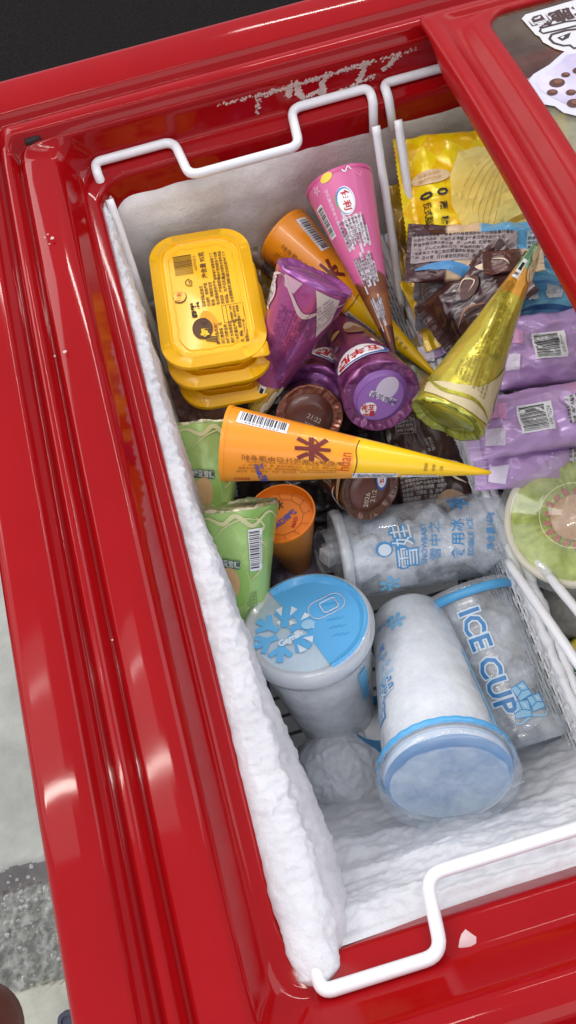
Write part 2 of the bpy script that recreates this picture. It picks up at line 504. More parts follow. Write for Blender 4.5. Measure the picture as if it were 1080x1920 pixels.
vs_, fs = rloft([(0.124, 0.104, 0.009, -0.012), (0.124, 0.104, 0.009, 0.003), (0.114, 0.094, 0.007, 0.003), (0.112, 0.092, 0.006, -0.001)], 4)
mesh('box_lid', vs_, fs, mat('navy_plastic', (0.035, 0.04, 0.07), 0.5), t, sharp=40)

# ================================================================== THE FREEZER
red = mat('red_plastic', (0.33, 0.0032, 0.005), 0.075, vary=0.12, vscale=9, rvary=0.03, bump=(30, 0.03, 0.0008), spec=0.25)
# grime: fine pale specks and greyish film in the corner, part of the plastic's wear
nt = red.node_tree; L = nt.links; b = nt.nodes['Principled BSDF']
src = b.inputs['Base Color'].links[0].from_socket
tc = nt.nodes.new('ShaderNodeTexCoord')


def masknode(center, radius, scale, lo, hi, stretch=(1, 1, 1)):
    mp = nt.nodes.new('ShaderNodeMapping'); mp.vector_type = 'TEXTURE'; mp.inputs[1].default_value = center; mp.inputs[3].default_value = stretch
    L.new(tc.outputs['Object'], mp.inputs[0])
    ln = nt.nodes.new('ShaderNodeVectorMath'); ln.operation = 'LENGTH'; L.new(mp.outputs[0], ln.inputs[0])
    mr = nt.nodes.new('ShaderNodeMapRange'); mr.inputs[1].default_value = radius; mr.inputs[2].default_value = radius * 0.2; L.new(ln.outputs['Value'], mr.inputs[0])
    n = nt.nodes.new('ShaderNodeTexNoise'); n.inputs['Scale'].default_value = scale; n.inputs['Detail'].default_value = 7; n.inputs['Roughness'].default_value = 0.7
    L.new(tc.outputs['Object'], n.inputs['Vector'])
    m2 = nt.nodes.new('ShaderNodeMapRange'); m2.inputs[1].default_value = lo; m2.inputs[2].default_value = hi; L.new(n.outputs[0], m2.inputs[0])
    mu = nt.nodes.new('ShaderNodeMath'); mu.operation = 'MULTIPLY'; L.new(mr.outputs[0], mu.inputs[0]); L.new(m2.outputs[0], mu.inputs[1])
    return mu.outputs[0]


for cen, rad, scl, lo, hi, colr, st, amt in (
        ((-0.085, 0.500, 0.02), 1.0, 120, 0.42, 0.62, (0.30, 0.24, 0.22), (0.042, 0.020, 0.03), 0.8),
        ((0.03, 0.525, 0.03), 1.0, 160, 0.52, 0.62, (0.45, 0.25, 0.25), (0.16, 0.012, 0.02), 0.45),
        ((0.15, 0.492, 0.012), 1.0, 120, 0.52, 0.60, (0.55, 0.42, 0.36), (0.09, 0.008, 0.016), 0.7),
        ((0.10, 0.484, 0.0), 1.0, 260, 0.58, 0.64, (0.6, 0.45, 0.42), (0.25, 0.014, 0.01), 0.6),
        ((0.0, 0.2, 0.0), 1.0, 35, 0.45, 0.75, (0.55, 0.10, 0.10), (0.6, 0.7, 0.5), 0.08),
        ((-0.10, 0.25, 0.0), 1.0, 900, 0.69, 0.73, (0.7, 0.35, 0.35), (0.10, 0.45, 0.3), 0.8),
        ((-0.055, 0.10, 0.0), 1.0, 420, 0.64, 0.68, (0.7, 0.5, 0.5), (0.012, 0.45, 0.02), 0.8),
        ((-0.075, 0.0, 0.02), 1.0, 300, 0.70, 0.73, (0.7, 0.55, 0.55), (0.03, 0.2, 0.02), 0.8)):
    mx = nt.nodes.new('ShaderNodeMix'); mx.data_type = 'RGBA'
    ms = masknode(cen, rad, scl, lo, hi, st)
    mm = nt.nodes.new('ShaderNodeMath'); mm.operation = 'MULTIPLY'; mm.inputs[1].default_value = amt; mm.use_clamp = True; L.new(ms, mm.inputs[0])
    L.new(mm.outputs[0], mx.inputs[0]); L.new(src, mx.inputs[6]); mx.inputs[7].default_value = (*colr, 1); src = mx.outputs[2]
L.new(src, b.inputs['Base Color'])

freezer = thing('chest_freezer', 'red chest freezer with a stepped plastic rim, frosted inside and slid half open', 'freezer', Matrix.Translation((0, 0, -0.85)))
FZ = V((0, 0, 0.85))
#        left x, z        far y, z         near y, z      radius  arch
RINGS = [(-0.1500, -0.040, 0.5660, -0.050, -0.1750, -0.050, 0.034, 0.0),
         (-0.1500, 0.022, 0.5660, 0.020, -0.1750, 0.020, 0.034, 1),
         (-0.1480, 0.031, 0.5630, 0.031, -0.1720, 0.030, 0.032, 1),
         (-0.1440, 0.0348, 0.5570, 0.0352, -0.1670, 0.034, 0.028, 1),
         (-0.1410, 0.035, 0.5540, 0.0355, -0.1640, 0.0342, 0.026, 1),
         (-0.1200, 0.035, 0.5250, 0.035, -0.1450, 0.034, 0.012, 1),
         (-0.1180, 0.0335, 0.5230, 0.0335, -0.1430, 0.032, 0.012, 1),
         (-0.1145, 0.0190, 0.5210, 0.0270, -0.1400, 0.022, 0.011, 1),
         (-0.1105, 0.0185, 0.5140, 0.0265, -0.1340, 0.022, 0.010, 1),
         (-0.1085, 0.0235, 0.5120, 0.0320, -0.1320, 0.029, 0.010, 1),
         (-0.1065, 0.0250, 0.5090, 0.0335, -0.1290, 0.030, 0.009, 1),
         (-0.1035, 0.0248, 0.5010, 0.0335, -0.1240, 0.030, 0.009, 1),
         (-0.1015, 0.0225, 0.4990, 0.0315, -0.1220, 0.028, 0.009, 1),
         (-0.1000, 0.0150, 0.4978, 0.0225, -0.1200, 0.020, 0.009, 1),
         (-0.0970, 0.0150, 0.4968, 0.0225, -0.1160, 0.020, 0.009, 1),
         (-0.0950, 0.0195, 0.4960, 0.0255, -0.1130, 0.0225, 0.009, 1),
         (-0.0930, 0.0202, 0.4952, 0.0262, -0.1110, 0.0240, 0.010, 1),
         (-0.0740, 0.0200, 0.4944, 0.0252, -0.0965, 0.0240, 0.014, 1),
         (-0.0705, 0.0185, 0.4938, 0.0230, -0.0935, 0.0215, 0.016, 0.9),
         (-0.0680, 0.0150, 0.4930, 0.0180, -0.0910, 0.0175, 0.018, 0.6),
         (-0.0625, 0.0040, 0.4918, 0.0040, -0.0810, 0.0040, 0.020, 0.1),
         (-0.0605, 0.0012, 0.4905, 0.0012, -0.0785, 0.0012, 0.022, 0),
         (-0.0580, 0.0000, 0.4880, 0.0000, -0.0760, 0.0000, 0.024, 0),
         (-0.0530, 0.0000, 0.4775, 0.0000, -0.0655, 0.0000, 0.024, 0),
         (-0.0508, -0.0015, 0.4755, -0.0015, -0.0630, -0.0015, 0.024, 0),
         (-0.0500, -0.0050, 0.4745, -0.0060, -0.0620, -0.0050, 0.024, 0),
         (-0.0500, -0.0340, 0.4745, -0.0340, -0.0600, -0.0300, 0.024, 0)]


def arch(y): return 0.012 * max(0, 1 - ((y - 0.2) / 0.34) ** 2)


def rim_ring(k):
    xl, zl, yf, zf, yn, zn, r, w_ = RINGS[k]; xr = 0.90 - xl; pts = []
    C8 = 10

    def arc(cx, cy, a0, za, zb):
        for i in range(C8 + 1):
            t_ = i / C8; a = math.radians(a0 + 90 * t_); s_ = t_ * t_ * (3 - 2 * t_)
            pts.append((cx + r * math.cos(a), cy + r * math.sin(a), za * (1 - s_) + zb * s_))
    arc(xr - r, yf - r, 0, zl, zf)
    for i in range(1, 20): pts.append((xr - r + (xl - xr + 2 * r) * i / 20, yf, zf))
    arc(xl + r, yf - r, 90, zf, zl)
    for i in range(1, 30): pts.append((xl, yf - r + (yn - yf + 2 * r) * i / 30, zl))
    arc(xl + r, yn + r, 180, zl, zn)
    for i in range(1, 20): pts.append((xl + r + (xr - xl - 2 * r) * i / 20, yn, zn))
    arc(xr - r, yn + r, 270, zn, zl)
    for i in range(1, 30): pts.append((xr, yn + r + (yf - yn - 2 * r) * i / 30, zl))
    return [V((x, y, z + w_ * arch(y))) + FZ for x, y, z in pts]


def ring_faces(n, k0, rings):
    return [(i * n + k, i * n + (k + 1) % n, (i + 1) * n + (k + 1) % n, (i + 1) * n + k) for i in range(rings - 1) for k in range(n)]


vs_ = []
for k in range(len(RINGS)): vs_ += rim_ring(k)
n_ = len(rim_ring(0))
rim = mesh('rim_frame', vs_, ring_faces(n_, 0, len(RINGS)), red, freezer)
bm = bmesh.new(); bm.from_mesh(rim.data); bmesh.ops.recalc_face_normals(bm, faces=bm.faces); bm.to_mesh(rim.data); bm.free()
# steel cabinet below the rim
cab = [(1.186, 0.733, 0.030, 0.81), (1.186, 0.733, 0.030, 0.03), (1.15, 0.70, 0.02, 0.03), (1.15, 0.70, 0.02, 0.0)]
vs_, fs = rloft(cab, 8, False, True); vs_ = [v + V((0.45, 0.195, 0)) for v in vs_]
mesh('cabinet', vs_, fs, mat('cream_steel', (0.55, 0.50, 0.42), 0.35), freezer, sharp=40)
vs_, fs = rloft([(1.200, 0.741, 0.034, 0.812), (1.2045, 0.7455, 0.034, 0.812), (1.2045, 0.7455, 0.034, 0.862), (1.200, 0.741, 0.034, 0.862)], 8, False, False)
vs_ = [v + V((0.45, 0.1955, 0)) for v in vs_]
mesh('trim_strip', vs_, fs, mat('steel_trim', (0.50, 0.46, 0.40), 0.3, 0.6), freezer, sharp=40)
# inner tank
liner = mat('white_liner', (0.80, 0.82, 0.84), 0.45, vary=0.2, vscale=14)
vs_, fs = rloft([(1.010, 0.540, 0.024, 0.822), (1.02, 0.55, 0.026, 0.80), (1.02, 0.55, 0.026, 0.25)], 8, False, True)
vs_ = [v + V((0.45, 0.2075, 0)) for v in vs_]; fs = [tuple(reversed(f)) for f in fs]
mesh('inner_tank', vs_, fs, liner, freezer, sharp=40)

# dark rubber stop in the rail corner
c = P(54, 246, 0.0305) + FZ
vs_, fs = rloft([(0.012, 0.022, 0.003, -0.016), (0.012, 0.022, 0.003, 0.0), (0.010, 0.020, 0.003, 0.001)], 4)
rt = Matrix.Translation(c) @ Matrix.Rotation(math.radians(8), 4, 'Z')
o = mesh('rubber_stop', [rt @ v for v in vs_], fs, mat('grimy_rubber', (0.045, 0.010, 0.008), 0.85, bump=(160, 0.9, 0.004), c2=(0.015, 0.010, 0.010), vscale=140), freezer)
# limescale crust on the far inner wall of the rim


def crust(name, segs, per=70, wd=0.0016, seed=3):
    R_ = random.Random(seed); parts = []
    for a, b_, dens in segs:
        n = int((b_ - a).length * 1000 * dens)
        for i in range(n):
            t_ = R_.random(); p = a.lerp(b_, t_) + V((R_.gauss(0, wd * 0.7) + 0.0025 * noise.noise(V((t_ * 4, a.x * 90, 0))), 0, R_.gauss(0, wd * 0.5)))
            yy = 0.4918 + (p.z - 0.004) * 0.125 if p.z > 0.004 else 0.4905
            p.y = yy - 0.0004 - R_.random() * 0.0003
            s_ = R_.uniform(0.0003, 0.0013); k = R_.randint(5, 7)
            ring = [p + V((math.cos(2 * PI * j / k) * s_ * R_.uniform(.5, 1.6), 0, math.sin(2 * PI * j / k) * s_ * R_.uniform(.5, 1.4))) for j in range(k)]
            parts.append(([p + V((0, -0.0006, 0))] + ring, [(0, j + 1, (j + 1) % k + 1) for j in range(k)]))
    v_, f_ = merge(parts); v_ = [v + FZ for v in v_]
    o = mesh(name, v_, f_, mat('limescale', (0.72, 0.55, 0.50), 0.8, vary=0.3, vscale=200), freezer); o['kind'] = 'stuff'
    return o


Zt, Zb = 0.0215, 0.005
segs = [(V((0.082, 0, 0.019)), V((0.175, 0, Zt)), 6), (V((0.115, 0, Zt)), V((0.118, 0, 0.008)), 13), (V((0.111, 0, Zt)), V((0.108, 0, 0.012)), 9), (V((0.138, 0, Zt)), V((0.135, 0, Zb)), 16), (V((0.169, 0, Zt)), V((0.165, 0, 0.009)), 13), (V((0.195, 0, Zt)), V((0.185, 0, 0.013)), 10), (V((0.085, 0, 0.018)), V((0.083, 0, Zb)), 2.5), (V((0.118, 0, 0.008)), V((0.135, 0, 0.010)), 5), (V((0.175, 0, 0.010)), V((0.145, 0, 0.004)), 2), (V((0.165, 0, 0.0215)), V((0.21, 0, 0.022)), 2), (V((0.055, 0, 0.020)), V((0.09, 0, 0.020)), 2)]
crust('limescale_crust', segs)
# drops and specks stuck on the red plastic
parts = []
for px, py, z, s_ in ((122, 660, 0.033, 0.0012), (148, 820, 0.027, 0.0014), (103, 668, 0.028, 0.0008), (876, 1762, 0.0, 0.0058), (396, 1824, 0.022, 0.0016), (370, 1818, 0.022, 0.0012), (98, 447, 0.03, 0.0013), (90, 440, 0.03, 0.0007), (84, 446, 0.03, 0.0006), (93, 458, 0.03, 0.0006), (211, 1200, 0.03, 0.0006), (345, 1509, 0.022, 0.0005)):
    p = P(px, py, z); p.z += 0.0004; k = 9
    rr = [p + V((math.cos(2 * PI * j / k), math.sin(2 * PI * j / k), 0)) * s_ * random.uniform(0.6, 1.25) for j in range(k)]
    parts.append(([v + FZ for v in [p + V((0, 0, s_ * 0.25))] + rr], [(0, j + 1, (j + 1) % k + 1) for j in range(k)]))
p = P(357, 1767, 0.022)
vs_, fs = merge(parts)
o = mesh('dried_splashes', vs_, fs, mat('splash', (0.62, 0.42, 0.42), 0.35), freezer); o['kind'] = 'stuff'

# ------------------------------------------------------------------ frost
frost = mat('frost', (0.72, 0.715, 0.745), 0.7, bump=(320, 0.6, 0.0014), vary=0.18, vscale=28, sss=0.25, bump2=(900, 0.3, 0.0005), spec=0.35)
frost4 = mat('bank_frost', (0.73, 0.735, 0.77), 0.6, bump=(240, 0.4, 0.0014), vary=0.20, vscale=13, sss=0.25, bump2=(900, 0.4, 0.0006), spec=0.35)
frost2 = mat('packed_frost', (0.78, 0.80, 0.84), 0.6, bump=(110, 0.35, 0.002), vary=0.14, vscale=22, sss=0.2, bump2=(500, 0.4, 0.0008))
frost3 = mat('dirty_frost', (0.86, 0.86, 0.86), 0.6, bump=(60, 0.35, 0.003), c2=(0.60, 0.57, 0.53), vscale=17, bump2=(400, 0.5, 0.0010))


def interp(t_, tab):
    if t_ <= tab[0][0]: return tab[0][1]
    for (a, x), (b_, y) in zip(tab, tab[1:]):
        if t_ <= b_: return x + (y - x) * (t_ - a) / (b_ - a)
    return tab[-1][1]


def fb(p, s_, o_=4): return noise.fractal(p * s_, 0.75, 2.1, o_)


def left_frost(u, v):
    y = 0.466 - 0.5408 * u                       # far -> near
    wd = interp(y, [(-0.0745, 0.006), (-0.073, 0.014), (-0.069, 0.022), (-0.06, 0.028), (-0.045, 0.030), (-0.02, 0.029), (0.03, 0.027), (0.08, 0.025), (0.16, 0.0185), (0.24, 0.0125), (0.33, 0.0110), (0.39, 0.009), (0.46, 0.007)])
    x0 = interp(y, [(-0.0745, -0.040), (-0.073, -0.044), (-0.069, -0.0475), (-0.06, -0.050), (-0.05, -0.0510), (-0.03, -0.0525), (0.03, -0.0535), (0.5, -0.0535)])
    top = interp(y, [(-0.0745, 0.001), (-0.070, 0.006), (-0.06, 0.006), (0.0, 0.002), (0.1, -0.002), (0.3, -0.005), (0.47, -0.009)])
    wd *= 1 + 0.16 * noise.noise(V((3, y * 22, 0))) * min(1, max(0, (y + 0.05) * 20)); dr = 0.006 + wd * 0.16
    if v < 0.5:                                    # the roll over the edge
        a = PI * v / 0.5
        x = x0 + wd * (1 - math.cos(a)) / 2; z = top - dr + dr * math.sin(a) ** 0.7 if a < PI * 0.999 else top - dr
        if v < 0.05: z = top - dr * 1.3
    else:
        k = (v - 0.5) / 0.5; x = x0 + wd + (0.004 + 0.009 * min(1, max(0, (0.10 - y) / 0.08))) * math.sin(min(PI * 0.6, k * 4.2)) * min(1, wd / 0.02) - 0.012 * k * min(1, wd / 0.02); z = top - dr - 0.26 * k ** 1.4
    p = V((x, y, z)); n1 = fb(p, 60); n2 = fb(p + V((3, 1, 2)), 190, 3); n3 = noise.noise(V((x * 120, y * 260, z * 120)))
    amp = 1 if 0.03 < v else 0.2
    sm = min(1.0, max(0.25, (y + 0.075) / 0.07)); d = (0.0012 * n1 + 0.0007 * n2 * sm + 0.0009 * n3 * sm + 0.0010 * abs(noise.noise(V((x * 150, y * 150, z * 150)))) * sm) * amp
    p.x += d + 0.0012 * noise.noise(V((0, y * 130, 5))) * amp; p.z += d * 1.0
    return p


vs_, fs = grid(560, 60, left_frost)
vs_ = [v + FZ for v in vs_]
o = mesh('frost_layer', vs_, fs, frost, freezer); o['label'] = 'thick white roll of frost over the left edge'


def far_frost(u, v):
    x = -0.055 + 0.62 * u
    th = interp(x, [(-0.05, 0.012), (0.0, 0.011), (0.07, 0.008), (0.115, 0.003), (0.125, 0.0008), (0.5, 0.0006)])
    k = v; z = -0.022 - 0.30 * k + 0.0018 * noise.noise(V((x * 60, 0, 0))) * (1 if k < 0.02 else 0)
    y = 0.4745 - th * min(1, k * 14) ** 0.5 - 0.018 * k * interp(x, [(0.08, 1), (0.13, 0)])
    if k == 0: y = 0.4749
    p = V((x, y, z)); a = interp(x, [(0.10, 1), (0.13, 0.12)])
    p.y -= (0.0018 * fb(p, 24, 2) + 0.0003 * fb(p, 160, 3)) * a
    if k > 0.02: p.y = min(p.y, 0.474)
    return p


vs_, fs = grid(240, 80, far_frost); vs_ = [v + FZ for v in vs_]
o = mesh('frost_layer', vs_, fs, frost3, freezer); o['label'] = 'greyish frost skin on the far inner wall'


def near_frost(u, v):
    x = -0.045 + 0.62 * u
    tab = [(0, (-0.0615, -0.006)), (0.05, (-0.058, -0.010)), (0.2, (-0.045, -0.028)), (0.45, (-0.031, -0.075)), (0.62, (-0.014, -0.12)), (0.8, (0.002, -0.165)), (0.9, (0.022, -0.19)), (1, (0.036, -0.215))]
    y = interp(v, [(a, b_[0]) for a, b_ in tab]); z = interp(v, [(a, b_[1]) for a, b_ in tab])
    if v < 0.08:                                    # the opening curves up towards the corner on the left
        z += 0
    dz = interp(x, [(-0.045, 0.0), (-0.02, 0.0), (0.03, -0.012), (0.07, -0.016), (0.6, -0.018)]) * max(0, 1 - v * 4)
    z += dz
    p = V((x, y, z))
    led = 0.0042 * noise.noise(V((x * 7 + y * 9, v * 7, 1))) + 0.0016 * noise.noise(V((x * 16, v * 22 + x * 8, 7))) + 0.0012 * fb(p, 60, 3) + 0.0006 * fb(p, 260, 2)
    led *= min(1, v * 8)
    p.y += led * 1.2; p.z += led * 1.6
    return p


vs_, fs = grid(260, 150, near_frost); vs_ = [v + FZ for v in vs_]
o = mesh('frost_layer', vs_, fs, frost4, freezer); o['label'] = 'ridged white frost bank on the near inner wall'

# ------------------------------------------------------------------ wire baskets
wire = mat('white_wire', (0.80, 0.80, 0.82), 0.28, vary=0.04, vscale=60, coat=0.3)
wfrost = mat('frosted_wire', (0.78, 0.78, 0.80), 0.6, bump=(260, 0.5, 0.0015), sss=0.15)


def basket(xl, xr, label, sideseed):
    w_ = xr - xl; ear = 0.062
    b_ = thing('wire_basket', label, 'basket', Matrix.Translation((xl, 0, -0.24)), 'white wire baskets hanging side by side')
    B = V((-xl, 0, 0.24))
    xl0, ear0 = xl, ear
    for yb, ym, yi, ydrop, nm in ((0.4885, 0.4505, 0.455, 0.466, 'far'), (-0.0765, -0.041, -0.045, -0.055, 'near')):
        xl = xl0 + (0.0095 if nm == 'near' else 0)
        pts = [(xl + 0.002, ydrop, -0.020), (xl, yb + (-0.012 if nm == 'far' else 0.012), 0.0035), (xl, yb, 0.0042), (xl + ear, yb, 0.0042), (xl + ear + 0.004, ym, 0.0042), (xr - (ear if nm == 'far' else 0.034) - 0.004, ym, 0.0042),
               (xr - (ear if nm == 'far' else 0.034), yb, 0.0042), (xr, yb, 0.0042), (xr, yb + (-0.012 if nm == 'far' else 0.012), 0.0035), (xr - 0.002, ydrop, -0.020)]
        v_, f_ = tube([q + B for q in smooth_path(pts, 0.009)], 0.0036, 12, rough=0.05)
        mesh('handle_wire', v_, f_, wire, b_)
    xl = xl0
    for x in (xl, xr):
        for y0, y1 in ((0.460, 0.374), (-0.050, 0.132)):
            xi = x + (0.003 if x == xl else -0.003)
            if x == xl and y0 < 0: xi += 0.0095
            pts = [V((xi, y0, -0.006)), V(((x + 0.004) if x == xl else xi, y1, -0.121))]
            v_, f_ = tube([q + B for q in pts], 0.0034, 10, rough=0.12, step=0.006)
            mesh('leg', v_, f_, wire, b_)
    for x in (xl, xr):                               # side rails, furred with frost
        xo = x + (-0.0028 if x == xl else 0.0028)
        pts = [V((xo, 0.452, -0.122)), V((xo, 0.2, -0.126)), V((xo, -0.02, -0.124))]
        v_, f_ = tube([q + B for q in pts], 0.0034, 14, rough=0.55, seed=sideseed + x * 50, step=0.0016)
        mesh('side_rail', v_, f_, wfrost, b_)
        pts = [q + V((0, 0, -0.012)) for q in pts]
        v_, f_ = tube([q + B for q in pts], 0.0036, 12, rough=0.45, seed=sideseed + 9, step=0.002)
        mesh('side_rail', v_, f_, wfrost, b_)
    v_, f_ = tube([V(q) + B for q in ((xl, 0.4495, -0.124), (xr, 0.4495, -0.124))], 0.003, 8); mesh('end_rail', v_, f_, wire, b_)
    v_, f_ = tube([V(q) + B for q in ((xl, -0.018, -0.124), (xr, -0.018, -0.124))], 0.003, 8); mesh('end_rail', v_, f_, wire, b_)
    # expanded metal sides
    mt = mat('expanded_metal', (0.74, 0.75, 0.77), 0.5, bump=(300, 0.4, 0.001))
    for x in ((xl + 0.001, xr - 0.001) if xl < 0 else (xr - 0.001,)):
        v_, f_ = [], []; cw, ch = 0.0130, 0.0082
        for j in range(13):
            for i in range(37):
                cy = 0.445 - (i + (0.5 if j % 2 else 0)) * cw; cz = -0.136 - j * ch * 0.78
                if cy < -0.02: continue
                hx = [(0.5, 0.0), (0.28, 0.5), (-0.28, 0.5), (-0.5, 0.0), (-0.28, -0.5), (0.28, -0.5)]
                n0 = len(v_); slope = (0.010 if x < (xl + xr) / 2 else -0.010) * j / 12
                for s_ in (1.06, 0.76):
                    for a, b2 in hx: v_.append(V((x + slope, cy + a * cw * s_, cz + b2 * ch * s_)) + B)
                for k in range(6): f_.append((n0 + k, n0 + (k + 1) % 6, n0 + 6 + (k + 1) % 6, n0 + 6 + k))
        me = mesh('side_mesh', v_, f_, mt, b_, False); me['kind'] = 'stuff'
        so = me.modifiers.new('thick', 'SOLIDIFY'); so.thickness = 0.0009; so.offset = 0
    bars = [tube([V((xl + 0.008, y_, -0.236)) + B, V((xr - 0.008, y_, -0.236)) + B], 0.0016, 6) for y_ in [-0.01 + 0.016 * k for k in range(29)]]
    bars += [tube([V((x_, -0.015, -0.239)) + B, V((x_, 0.44, -0.239)) + B], 0.0018, 6) for x_ in (xl + 0.01, (xl + xr) / 2, xr - 0.01)]
    v_, f_ = merge(bars)
    me = mesh('floor_wires', v_, f_, mat('dull_wire', (0.22, 0.22, 0.23), 0.5), b_); me['kind'] = 'stuff'
    return b_


basket(-0.0465, 0.1705, 'white wire basket on the left, full of cones and ice cups', 3)
basket(0.1825, 0.3995, 'white wire basket on the right under the sliding lid, full of bagged ice cream', 8)

# ================================================================== ITEM BUILDERS
def crink(seed, amp, k=9, s_=70):
    return lambda a, v: amp * (noise.noise(V((math.cos(a) * 1.4 * k / 9, math.sin(a) * 1.4 * k / 9, v * s_ * 0.35 + seed))) + 0.6 * abs(noise.noise(V((math.cos(a) * 3, math.sin(a) * 3, v * s_ + seed)))))


def cone(name, label, a, b, r0, m, r1=0.0022, cat='ice cream cone', group=None, roll=0.0, foil=False, seed=1, base_m=None, disc_m=None, amp=0.0, recess=0.003):
    L_ = (b - a).length; root = thing(name, label, cat, axis_frame(a, b, math.radians(roll)), group)
    wr = crink(seed, amp) if amp else (lambda a, v: 0.00035 * noise.noise(V((math.cos(a) * 1.5 + seed, math.sin(a) * 1.5, v * 26))))
    N = 96 if foil else 64; rows = 50 if foil else 24
    prof = [V((0, 0))] * 0
    surf = cone_surf(L_, r0, r1, wr)

    def f(u, v):
        z = L_ * v; return surf(u * 2 * PI * r0, z)
    v_, f_ = grid(N, rows, f, True)
    tip = len(v_); v_.append(V((0, 0, L_ + r1 * 0.8))); f_ += [((rows - 1) * N + k, (rows - 1) * N + (k + 1) % N, tip) for k in range(N)]
    mesh('wrapper', v_, f_, m, root)
    R_ = random.Random(seed)
    if foil:                                      # pleated foil folded over the end
        ph = [R_.uniform(0, 6) for _ in range(4)]

        def g(u, v):
            aa = u * 2 * PI; pl = 1.3 * noise.noise(V((math.cos(aa) * 2.6 + seed, math.sin(aa) * 2.6, v * 1.2))) + 1.1 * (abs(noise.noise(V((math.cos(aa) * 6, math.sin(aa) * 6 + seed, v)))) - 0.3)
            if v < 0.25: r = r0 + (wr(aa, 0) if wr else 0) - 0.0006 * v / 0.25; z = -0.0022 * v / 0.25
            else:
                k = (v - 0.25) / 0.75; r = r0 * (1 - 0.30 * k) - 0.0006 + (wr(aa, 0) if wr else 0) * (1 - k); z = -0.0022 + 0.0030 * k
            amp2 = 0.0014 * math.sin(min(1, v * 1.1) * PI) + 0.0003
            return V(((r + pl * amp2 * 0.5) * math.cos(aa), (r + pl * amp2 * 0.5) * math.sin(aa), z + pl * amp2))
        v_, f_ = grid(140, 12, g, True); f_ = [tuple(reversed(q)) for q in f_]
        mesh('foil_pleats', v_, f_, base_m or m, root)
        v_, f_ = lathe([(0.0002, -0.0016), (r0 * 0.35, -0.0014), (r0 * 0.71, -0.0004), (r0 * 0.73, 0.001)], 48); v_ = [v for v in v_]
        mesh('lid_disc', v_, [tuple(reversed(q)) for q in f_], disc_m or base_m or m, root)
    else:
        prof = [(0.0002, recess), (r0 * 0.90, recess), (r0 * 0.925, recess * 0.8), (r0 * 0.96, -0.0008), (r0 * 1.005, -0.0008), (r0 * 1.008, 0.0012), (r0 * 0.997, 0.0022)]
        v_, f_ = lathe(prof, 64); f_.pop(); mesh('lid_disc', v_, f_, disc_m or base_m or m, root, sharp=50)
    root['_L'] = L_
    return root, surf, L_


def disc_surf(root=None, z=-0.0022):
    """printing on the base disc, seen from outside (looking along +z): u to the right, v up"""
    return lambda u, v, off=0: V((v, u, z - off)) if False else V((u, -v, z - off))


def clean(o):
    if '_L' in o: del o['_L']


WHITE = ink((232, 231, 234)); BLACK = ink((28, 24, 26)); BLUE = ink((70, 155, 212)); CREAM = ink((228, 208, 180))

# ------------------------------------------------------------------ orange paper cones
orange = zones('orange_cone_print', [(0, srgb(243, 150, 26)), (0.052, srgb(246, 160, 20)), (0.088, srgb(250, 200, 6))], 0.33, wav=(10, 0.001), coat=0.25)
nt = orange.node_tree
brushm = ink((112, 26, 18)); txt_o = ink((150, 92, 20))


def orange_cone(a, b, label, roll=0, which='A', r0=0.0265):
    root, sf, L_ = cone('orange_ice_cream_cone', label, a, b, r0, orange, seed=int(roll) + 3, r1=0.0016, group='orange paper ice cream cones', roll=roll, disc_m=mat('orange_disc', srgb(243, 150, 26), 0.35))
    p = Print(sf, lmax=0.003)
    p.text('米', -0.004, 0.062, 0.024, brushm, 185, 0.035).curve([(-0.016, 0.0585), (-0.008, 0.0640), (0.0, 0.0600), (0.006, 0.0665)], 0.0022, brushm, 1)
    p.text('huan', 0.006, 0.0820, 0.012, ink((196, 60, 20)), 178, 0.0, sx=1.0)
    p.curve([(-0.026, 0.090), (-0.01, 0.0885), (0.006, 0.090), (0.026, 0.0885)], 0.0007, brushm, 1, False)
    p.text('本包装外观设计已申请专利', 0.008, 0.048, 0.0042, txt_o, -90, 0.01, sx=1.35, res=1)
    p.block(0.0155, 0.043, 0.066, 4, 0.0024, txt_o, -90, 5, lambda t_: (0, 1 - 0.12 * t_), bold=0.0)
    p.text('美登雪糕', 0.0245, 0.028, 0.0060, ink((74, 80, 170)), -170, 0.03)
    p.text('MAD', 0.030, 0.014, 0.005, ink((190, 60, 40)), -90, 0.02)
    for k, t_ in enumerate(('净含量', '70克', '广东')): p.block(0.002, 0.136 + k * 0.0052, 0.018 - 0.003 * k, 1, 0.0026, ink((90, 60, 10)), 180, 3 + k, bold=0.0)
    p.line([(-0.0335, 0.001 + 0.004 * k) for k in range(36)], 0.0004, ink((186, 110, 16)), 1)
    p.build('printed_artwork', root)
    p = Print(sf, lmax=0.003); p.barcode(-0.0215, 0.0250, 0.034, 0.0125, 92 - 6, '6930632520', seed=4); p.build('barcode', root)
    p = Print(sf, lmax=0.003)
    p.rect(0.027, 0.103, 0.030, 0.013, WHITE, -90, 0)
    p.block(0.0235, 0.103, 0.026, 1, 0.0026, BLACK, -90, 8); p.line([(0.0255, 0.090), (0.0255, 0.116)], 0.0004, BLACK, 1)
    p.block(0.0285, 0.103, 0.022, 2, 0.0020, BLACK, -90, 9); p.rect(0.030, 0.133, 0.024, 0.010, WHITE, -90, 0); p.block(0.0265, 0.133, 0.020, 1, 0.0024, BLACK, -90, 10)
    p.build('nutrition_table', root); clean(root)
    return root


orange_cone(P(427, 832, -0.034), P(918, 886, -0.040), 'orange and yellow paper cone lying across the middle, its tip touching the basket rails')
orange_cone(P(533, 443, -0.090), P(815, 702, -0.116), 'orange and yellow paper cone half hidden under the pink cone', roll=-2)

